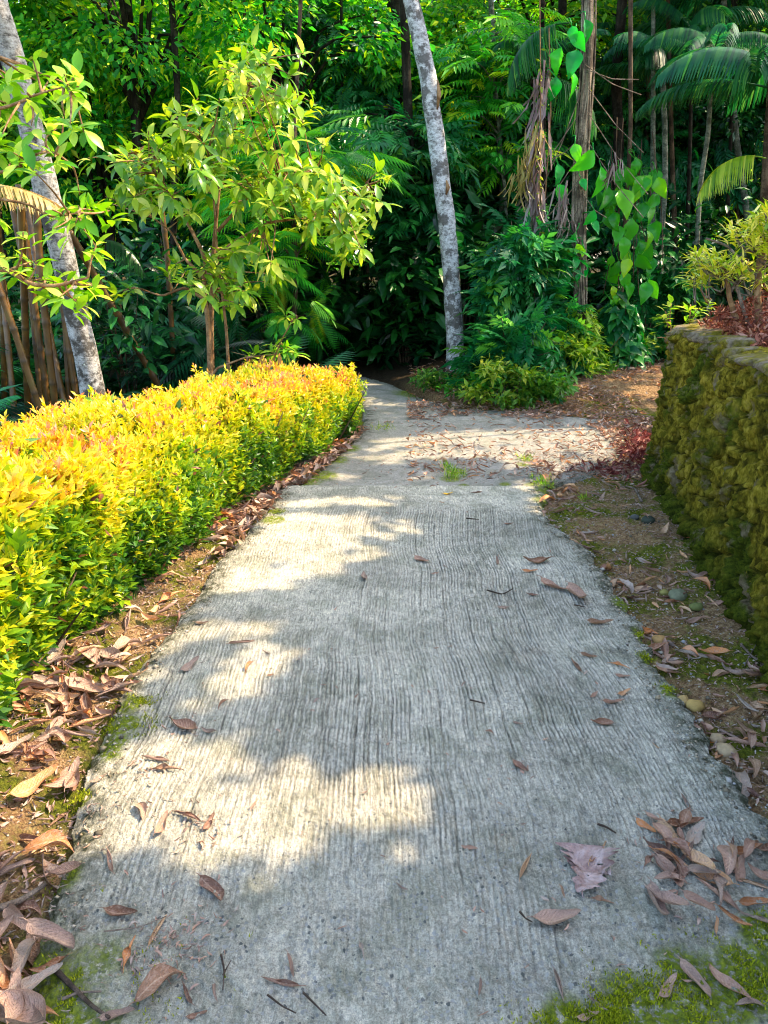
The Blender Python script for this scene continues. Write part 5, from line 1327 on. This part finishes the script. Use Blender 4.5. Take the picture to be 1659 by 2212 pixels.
def bg_tree(x, y, zc, k, mat, sc, label, group):
    z0 = float(ground_z(x, y))
    t = empty('forest_tree', (x, y, z0), rng.uniform(0, 6.28), label, 'tree', group)
    tr_ = link('trunk', trunk_me, t); tr_.scale = (sc, sc, (zc - z0) / 6.2)
    key = (k, mat.name)
    if key not in CM:
        m = CR[k][0].copy(); m.materials.clear(); m.materials.append(mat); CM[key] = m
        if not CR[k][1].materials: CR[k][1].materials.append(M_DARKB)
    c = link('crown', CM[key], t); c.location = (0, 0, zc - z0); c.scale = (sc, sc, sc); c.rotation_euler = (0, 0, rng.uniform(0, 6.28))
    b = link('branches', CR[k][1], t); b.location = c.location; b.scale = c.scale; b.rotation_euler = c.rotation_euler
gA = ('forest tree with dense dark foliage in the middle distance', 'forest trees in the middle distance')
gB = ('far forest tree with bright sunlit foliage seen between the nearer trunks', 'far forest trees with bright foliage')
for (x, y, zc, k, m_, sc) in [
    (-5.8, 12.2, 4.6, 5, L_MID, 1), (-3.6, 12.6, 5.3, 5, L_MID, .9), (-4.6, 13.6, 3.6, 6, L_MID, .9), (-1.7, 13.8, 4.9, 6, L_MID, .9), (-2.6, 15.2, 3.3, 5, L_TEAL, .9), (-7.4, 14.0, 4.2, 5, L_FAR, 1),
    (.0, 15.5, 4.9, 2, L_TEAL, .9), (1.4, 15.0, 4.4, 5, L_MID, .85), (-.9, 16.5, 3.9, 6, L_MID, .95), (2.7, 15.2, 3.2, 0, L_DARK, .9), (2.2, 15.8, 5.6, 6, L_MID, .9),
    (4.2, 14.8, 3.2, 2, L_TEAL, .8), (5.8, 15.2, 4.4, 0, L_DARK, .9), (7.4, 14.6, 3.6, 3, L_DARK, .9), (4.9, 16.2, 5.8, 6, L_MID, .95), (7.2, 16.8, 6.0, 5, L_MID, 1), (9.4, 16.0, 4.6, 0, L_DARK, 1), (-9.4, 15.5, 5.0, 3, L_MID, 1),
    (1.2, 17.0, 2.6, 3, L_DARK, .8), (-3.9, 16.8, 5.9, 6, L_FAR, 1), (-6.2, 16.4, 3.2, 0, L_DARK, 1)]:
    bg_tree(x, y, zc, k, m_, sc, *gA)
for (x, y, zc, k, m_, sc) in [
    (-11, 21, 4.0, 0, L_FAR, 1.2), (-8.2, 20, 3.6, 3, L_FAR, 1.2), (-5.2, 20.5, 4.2, 0, L_FAR, 1.2), (-2.2, 21, 4.2, 3, L_FAR, 1.2), (.8, 20.5, 4.4, 0, L_FAR, 1.2), (3.6, 21, 4.0, 3, L_FAR, 1.2), (6.6, 20.4, 4.2, 0, L_FAR, 1.2), (9.8, 21, 4.2, 3, L_FAR, 1.2), (12.6, 20, 4.4, 0, L_FAR, 1.2),
    (-6.6, 24, 7.8, 0, L_FAR, 1.1), (-3.6, 23, 8.4, 1, L_FAR, 1.1), (2.6, 23.4, 8.0, 0, L_FAR, 1.2), (5.8, 24, 8.4, 1, L_FAR, 1.2), (9.2, 23.6, 8.0, 3, L_FAR, 1.2), (7.2, 22.4, 8.8, 3, L_FAR, 1.1), (8.4, 25.5, 9.4, 3, L_FAR, 1.1), (12.4, 24, 8.2, 0, L_FAR, 1.2),
    (-13, 28, 6, 3, L_FAR, 1.5), (-8, 29, 5.6, 0, L_FAR, 1.5), (-3.5, 28.5, 5.6, 3, L_FAR, 1.5), (1.2, 29, 6, 0, L_FAR, 1.5), (6, 28.5, 5.6, 3, L_FAR, 1.5), (11, 29, 6, 0, L_FAR, 1.5), (16, 28, 6, 3, L_FAR, 1.5)]:
    bg_tree(x, y, zc, 5 if k == 3 else 6, m_, sc, *gB)
# one far mass closing the view
a = Acc(); n = 60000
x = rng.uniform(-34, 34, n); y = 36 + rng.random(n) * 6 - .006 * x ** 2; z = 1 + rng.random(n) * 12 * (.7 + .5 * vn(x * .4, 0 * x, 0, 601))
cl_ = fbm(x * .5, z * .6, y * .5, 603); kk = (cl_ > .52) & ((z < 9) | (cl_ > .56)); x, y, z = x[kk], y[kk], z[kk]; n = len(x)
scatter(a, DIAMOND, np.stack([x, y, z], 1), norm(rdir(n) + [0, 0, -.4]), norm(rdir(n) * .6 + [0, -.4, 1]), rng.uniform(.4, .8, n))
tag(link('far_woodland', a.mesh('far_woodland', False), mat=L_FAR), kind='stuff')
# ---- dark trunks
for (pts, Y, r, mat, lab) in [
    ([(884, 790), (880, 600), (888, 440), (878, 250), (868, 120), (858, -5)], 14.0, .13, M_DARKB, 'thick dark trunk just left of the pale tree'),
    ([(832, 720), (836, 560), (828, 420), (838, 200), (846, -5)], 15.0, .09, M_DARKB, 'dark trunk at the right edge of the dark tunnel'),
    ([(1075, 560), (1086, 420), (1072, 200), (1060, -5)], 13.8, .05, M_GREY, 'thin spotted trunk right of the pale tree'),
    ([(1335, 560), (1330, 420), (1338, 300), (1330, 180), (1345, -5)], 13.4, .09, M_DARKB, 'brown trunk behind the curtain of climber leaves'),
    ([(1200, 560), (1205, 400), (1200, 180), (1215, 60), (1215, -5)], 14.2, .08, M_DARKB, 'dark trunk directly behind the vine-wrapped tree'),
    ([(378, 700), (372, 560), (384, 200), (370, -5)], 12.0, .05, M_DARKB, 'dark slender trunk behind the sapling')]:
    P = path_at(pts, Y, 50); P = extend_down(P, 0); P = extend_up(P, 3)
    bare_trunk('trunk_tree', P, r, r * .75, mat, lab, n=60, sides=9, rough=.2, seed=int(Y * 10))
for q in range(20):
    x_ = [700, 745, 790, 1010, 1120, 1180, 1300, 1385, 1410, 1450, 1465, 1500, 1530, 1560, 1600, 1630, 220, 265, 560, 620][q]
    Y_ = rng.uniform(12.6, 17); l_ = rng.normal(0, 22)
    P = extend_up(extend_down(path_at([(x_, 700), (x_ + l_ * .5, 400), (x_ + l_, -5)], Y_, 40), 0), 2)
    bare_trunk('slender_trunk_tree', P, rng.uniform(.025, .055), .022, [M_GREY, M_DARKB, M_BROWN, M_GREY][q % 4], 'thin bare trunk standing in the shade of the forest', group='thin trunks in the forest', n=40, sides=7, rough=.15, seed=q)
# ---- slim palms on the right
def frond_mesh(L=1.6, n=34, wide=.46, droop=.55, leaf_droop=.5, w=.035, one_side=0):
    a = Acc(); t = np.linspace(0, 1, 20)
    R_ = np.stack([0 * t, L * (t - .12 * t ** 3), L * (.35 * t - droop * t ** 2.2)], 1); a.add(*tube(R_, np.linspace(.014, .004, 20), 5), rnd=.5)
    for q in range(n):
        f = .16 + .84 * q / n; p = np.array([np.interp(f, t, R_[:, k]) for k in range(3)])
        ll = wide * math.sin(PI * min(.98, .18 + .72 * f)) * rng.uniform(.9, 1.1)
        for s_ in ((-1, 1) if not one_side else (one_side,)):
            m = 5; u = np.linspace(0, 1, m); d = np.array([s_ * .86, .5 + .3 * f, 0]); d /= np.linalg.norm(d)
            C = p + d * (ll * u)[:, None] * (1 - .25 * u[:, None]) + np.array([0, 0, -1]) * (leaf_droop * ll * 1.5 * u ** 1.8)[:, None] + np.array([0, 0, .06]) * np.sin(u * PI)[:, None]
            ww = w * np.sin(PI * (.12 + .86 * u)) * .5 + .002; T_ = np.array([-d[1] * s_, abs(d[0]) , 0]); T_ /= np.linalg.norm(T_)
            V = np.stack([C - T_ * ww[:, None], C + T_ * ww[:, None]], 1)
            a.add(V.reshape(-1, 3), grid_faces(m, 2), rnd=np.clip(rng.normal(.45, .22), 0, 1))
    return a.mesh('frond')
FR = [frond_mesh(), frond_mesh(1.4, 30, .5, .75, .8), frond_mesh(1.8, 40, .42, .45, .35)]
for f in FR: f.materials.append(L_PALM)
def palm(pts, Y, nf, label, r=.045, mat=M_GREY, L=1.0, crown=True, az=None):
    L = L * .64
    P = path_at(pts, Y, 50); P = extend_down(P, 0)
    t, o, P = bare_trunk('slender_palm', P, r, r * .8, mat, label, cat='palm', n=60, sides=8, rough=.06, seed=int(Y * 9))
    top = P[-1] - o
    for q in range(nf):
        f = link('frond', FR[q % 3], t); f.location = top + [0, 0, -.10 * (q % 3)]
        an = (az[q] if az else q * 2 * PI / nf + rng.normal(0, .25)); f.rotation_euler = (rng.uniform(-.15, .55), rng.normal(0, .15), an); s_ = L * rng.uniform(.85, 1.15); f.scale = (s_, s_, s_)
palm([(1420, 620), (1437, 400), (1436, 270), (1430, 120)], 12.6, 9, 'slim palm with a spotted trunk directly right of the climber curtain', .05, L=1.15)
palm([(1505, 540), (1512, 400), (1530, 290), (1540, 95)], 11.6, 10, 'slim palm with a smooth pale leaning trunk nearest the wall shrub', .040, L=1.0)
palm([(1482, 560), (1488, 400), (1492, 260), (1490, 60)], 13.0, 9, 'thin dark palm between the spotted and the pale leaning palm', .035, M_DARKB, L=1.1)
palm([(1640, 640), (1660, 300), (1670, 150)], 10.5, 10, 'palm with dense dark fronds at the right side behind the wall shrub', .07, M_BROWN, L=1.5)
palm([(1395, 600), (1398, 300), (1400, 60)], 14.5, 8, 'slim palm farthest back behind the climber curtain', .04, M_BROWN, L=1.2)
palm([(1150, 640), (1152, 420), (1150, 120)], 12.8, 8, 'small palm left of the vine-wrapped trunk with drooping blue-green fronds', .04, M_DARKB, L=1.0)
palm([(1640, 640), (1590, 300), (1560, -30)], 13.5, 10, 'tall palm whose fronds hang from above the view at the right', .06, M_GREY, L=1.7)
palm([(1090, 640), (1110, 500), (1120, 395)], 14.0, 7, 'short young palm in the shade between the two main trunks', .03, M_DARKB, L=.8)
def single_frond(a0, a1, Y, mesh_, mat, label, roll=0., scx=1.0, tilt=0.0):
    p, q = at(*a0, Y), at(*a1, Y); d = q - p; L = np.linalg.norm(d) / 1.45
    t = empty('palm_frond', p, label=label, cat='palm frond')
    m = mesh_.copy(); m.materials.clear(); m.materials.append(mat)
    f = link('frond', m, t)
    f.rotation_euler = (math.atan2(d[2], math.hypot(d[0], d[1])) + tilt, roll, math.atan2(d[1], d[0]) - PI / 2)
    f.scale = (L * scx, L, L)
single_frond((1655, 342), (1495, 400), 9.6, FR[1], L_LIME, 'arching bright green palm frond above the wall shrub', .1, 1.0, .25)
single_frond((-170, 420), (118, 520), 5.6, FR[2], L_YPALM, 'straw-yellow sunlit palm frond hanging in from the left edge', 0, 1.0, .25)
single_frond((210, 520), (325, 570), 8.2, FR[1], L_DARK, 'dark blue-green palm frond hanging right of the leaning trunk', 0, 1.1, .2)
single_frond((330, 840), (270, 740), 9.0, FR[2], L_DARK, 'dark fine palm frond behind the hedge left of the sapling stems', .3, 1.0, 0)
single_frond((1230, 50), (1090, 190), 10.8, FR[1], L_PALM, 'large blue-green palm frond reaching left from the vine-wrapped trunk', 0, 1.3, .4)
single_frond((1150, 170), (1280, 300), 10.6, FR[1], L_PALM, 'blue-green palm frond drooping across the left side of the vine-wrapped trunk', 0, 1.3, .5)
single_frond((-60, 960), (30, 868), 4.9, FR[2], L_TEAL, 'broad green palm seedling leaf poking above the hedge at the left edge', 0, .5, .1)
# ---- bamboo at the left
k = NT('bamboo'); zc_ = k.attr('node')
c = k.ramp(k.noise(6, 4), [(.3, (.05, .024, .006)), (.55, (.13, .062, .010)), (.75, (.14, .10, .02))])
M_BAM = k.fin(k.mix(zc_, c, (.05, .03, .012)), .45, .5)
def culm(p0, p1, Y0, Y1, r, label, group):
    P = smooth_path([at(*p0, Y0), (at(*p0, Y0) + at(*p1, Y1)) / 2 + [rng.normal(0, .05), 0, .05], at(*p1, Y1)], 90)
    P = smooth_path(extend_down(P, -.5), 110); o = P[0].copy()
    s_ = np.cumsum(np.r_[0, np.linalg.norm(np.diff(P, axis=0), axis=1)]); ph = (s_ / .30) % 1.0
    nd = np.exp(-((np.minimum(ph, 1 - ph)) / .05) ** 2)
    V, F = tube(P - o, r * (1 + .22 * nd), 10)
    nodeA = np.r_[np.repeat(nd, 10), 0, 0]
    o_ = link('bamboo_culm', mesh('bamboo_culm', V, F, {'node': nodeA}), mat=M_BAM); o_.location = o
    tag(o_, label, 'bamboo', group)
gl = 'orange-brown bamboo cane standing in the clump behind the left end of the hedge'; gg = 'canes of the bamboo clump at the left'
for (x0, x1, r) in [(140, 60, .034), (120, 75, .034), (105, 40, .032), (168, 95, .030), (185, 100, .034), (90, 20, .030), (150, 110, .028), (60, 45, .034), (30, -30, .030), (200, 130, .026), (75, -10, .026), (10, -10, .03)]:
    culm((x0, 880), (x1, rng.uniform(380, 460)), rng.uniform(7.6, 8.6), rng.uniform(7.6, 8.8), r, gl, gg)
culm((300, 760), (150, 500), 8.8, 8.4, .036, 'lone bamboo cane leaning steeply to the left behind the leaning trunk', None)
culm((85, 880), (-25, 560), 7.3, 7.2, .030, 'thick orange bamboo cane leaning at the left edge', None)
culm((375, 780), (330, 300), 9.5, 9.3, .030, 'lone yellow bamboo cane standing left of the sapling stems', None)
# ---- shrubs on the wall
L_TOP = leaf_mat('yellow_shrub_leaf', [(0, (.22, .42, .02)), (.4, (.52, .60, .03)), (.8, (.82, .76, .06)), (1, (.90, .80, .30))], .35, 1.2, .4, .5)
def wall_shrub():
    o = at(1590, 660, 5.0); t = empty('clipped_shrub', o, label='old twisted shrub with flat pads of yellow-green leaves growing on top of the wall', cat='shrub')
    for s_, r in [([(1640, 700), (1636, 640), (1640, 570), (1655, 520), (1690, 470)], .026), ([(1590, 690), (1575, 640), (1572, 600), (1560, 575)], .020), ([(1572, 640), (1590, 610), (1610, 590)], .012), ([(1615, 700), (1600, 650), (1590, 610), (1610, 570)], .014), ([(1636, 600), (1600, 560), (1570, 530), (1525, 515)], .010)]:
        P = path_at(s_, 5.0, 26); link('stem', mesh('stem', *tube(P - o, np.linspace(r, r * .6, 26), 8, .2)), t, M_TAN if r > .015 else M_STK)
    a, b = Acc(), Acc()
    for (px, py, rx, ry, n) in [(1540, 548, 42, 12, 60), (1580, 560, 40, 14, 50), (1610, 585, 30, 14, 26), (1620, 490, 40, 14, 50), (1650, 462, 30, 16, 44), (1655, 520, 30, 14, 34), (1490, 600, 22, 10, 12), (1520, 590, 20, 8, 6), (1700, 500, 50, 40, 60), (1690, 580, 40, 20, 40), (1545, 575, 30, 8, 10)]:
        c = np.array([at(px + rng.uniform(-rx, rx), py + rng.normal(0, ry * .5), 5.0 + rng.normal(0, .16)) for _ in range(n)])
        D = norm(rng.normal(0, .35, c.shape) + [0, 0, .8]); c = c[:max(4, len(c) * 2 // 5)]; D = D[:len(c)]; rosettes(a, c - o, D, 7, .080, leaf_tpl(4, .28, .25), 1.0, .2)
        src = at(px + 12, py + 55, 5.0)
        for p in c[::3]: b.add(*tube(smooth_path([src - o, (p + src) / 2 - o + rng.normal(0, .02, 3) - [0, 0, .03], p - o], 6), np.linspace(.006, .002, 6), 4))
    link('foliage', a.mesh('foliage'), t, L_TOP); link('twigs', b.mesh('twigs'), t, M_STK)
wall_shrub()
def rosette_plant(px, py, Y, size, n, per, label, mat, tpl=LEAF4, h=.12, group=None):
    o = at(px, py, Y); t = empty('seedling', o, label=label, cat='plant', group=group); a, b = Acc(), Acc()
    c = rng.normal(0, h * .5, (n, 3)) + [0, 0, h]; rosettes(a, c, norm(rng.normal(0, .3, c.shape) + [0, 0, 1]), per, size, tpl)
    for p in c: b.add(*tube(smooth_path([[0, 0, -.03], p * .5 + [0, 0, .02], p], 5), .004, 4))
    link('foliage', a.mesh('foliage'), t, mat); link('stem', b.mesh('stem'), t, M_TAN)
rosette_plant(1490, 690, 5.6, .09, 3, 8, 'upright seedling with narrow leaves behind the far corner of the wall', L_SAP)
rosette_plant(1445, 700, 6.0, .08, 3, 7, 'small plant with pale green rounded leaves at the far corner of the wall', L_SAP, leaf_tpl(4, .6, .2))
rosette_plant(1530, 650, 5.3, .07, 3, 8, 'leafy shoot between the wall corner and the clipped shrub', L_SAP)
rosette_plant(1450, 735, 5.9, .06, 2, 6, 'pale weed hanging over the far corner of the wall', L_LIME)
rosette_plant(1430, 950, 5.72, .05, 2, 5, 'small round-leaved weed growing from the foot of the wall corner', L_LIME, leaf_tpl(4, .8, .2), .05)
rosette_plant(1645, 800, 4.2, .05, 3, 5, 'tiny green fern growing out of the coping at the right edge', L_LIME, LEAF4, .05)
rosette_plant(1555, 830, 4.75, .035, 3, 5, 'tiny weed rooted in the upper part of the wall face', L_LIME, LEAF4, .03)
rosette_plant(1440, 865, 5.55, .04, 2, 5, 'tiny trailing weed on the far edge of the wall face', L_LIME, LEAF4, .03)
# grass and weeds in the joint between the slabs
def tuft(px, py, r, n, label, h=.05):
    c = G(px, py); t = empty('weed_tuft', c, label=label, cat='weed'); a = Acc()
    P = np.c_[rng.normal(0, r, (n, 1)), rng.normal(0, r * 1.5, (n, 1)), np.zeros((n, 1))]
    scatter(a, leaf_tpl(3, .12, .5), P, norm(rng.normal(0, .45, (n, 3)) + [0, 0, 1]), rdir(n), rng.uniform(.5, 1.2, n) * h)
    scatter(a, LEAF3, P, norm(rng.normal(0, .7, (n, 3)) + [0, 0, .6]), norm(rng.normal(0, .4, (n, 3)) + [0, 0, 1]), rng.uniform(.3, .6, n) * h)
    link('foliage', a.mesh('foliage'), t, L_LIME)
tuft(980, 1025, .045, 90, 'bright green weed tuft in the crack above the slab joint, left one')
tuft(968, 1010, .03, 40, 'small weed tuft farther up the same crack')
tuft(1172, 1040, .045, 70, 'bright green weed tuft at the right end of the slab joint')
tuft(1260, 1078, .02, 30, 'tiny weed beside the moss patch right of the joint')
tuft(1135, 990, .035, 30, 'thin weed tuft in the middle of the far slab')
tuft(830, 925, .06, 50, 'weed tuft at the left edge of the far slab near the hedge end')
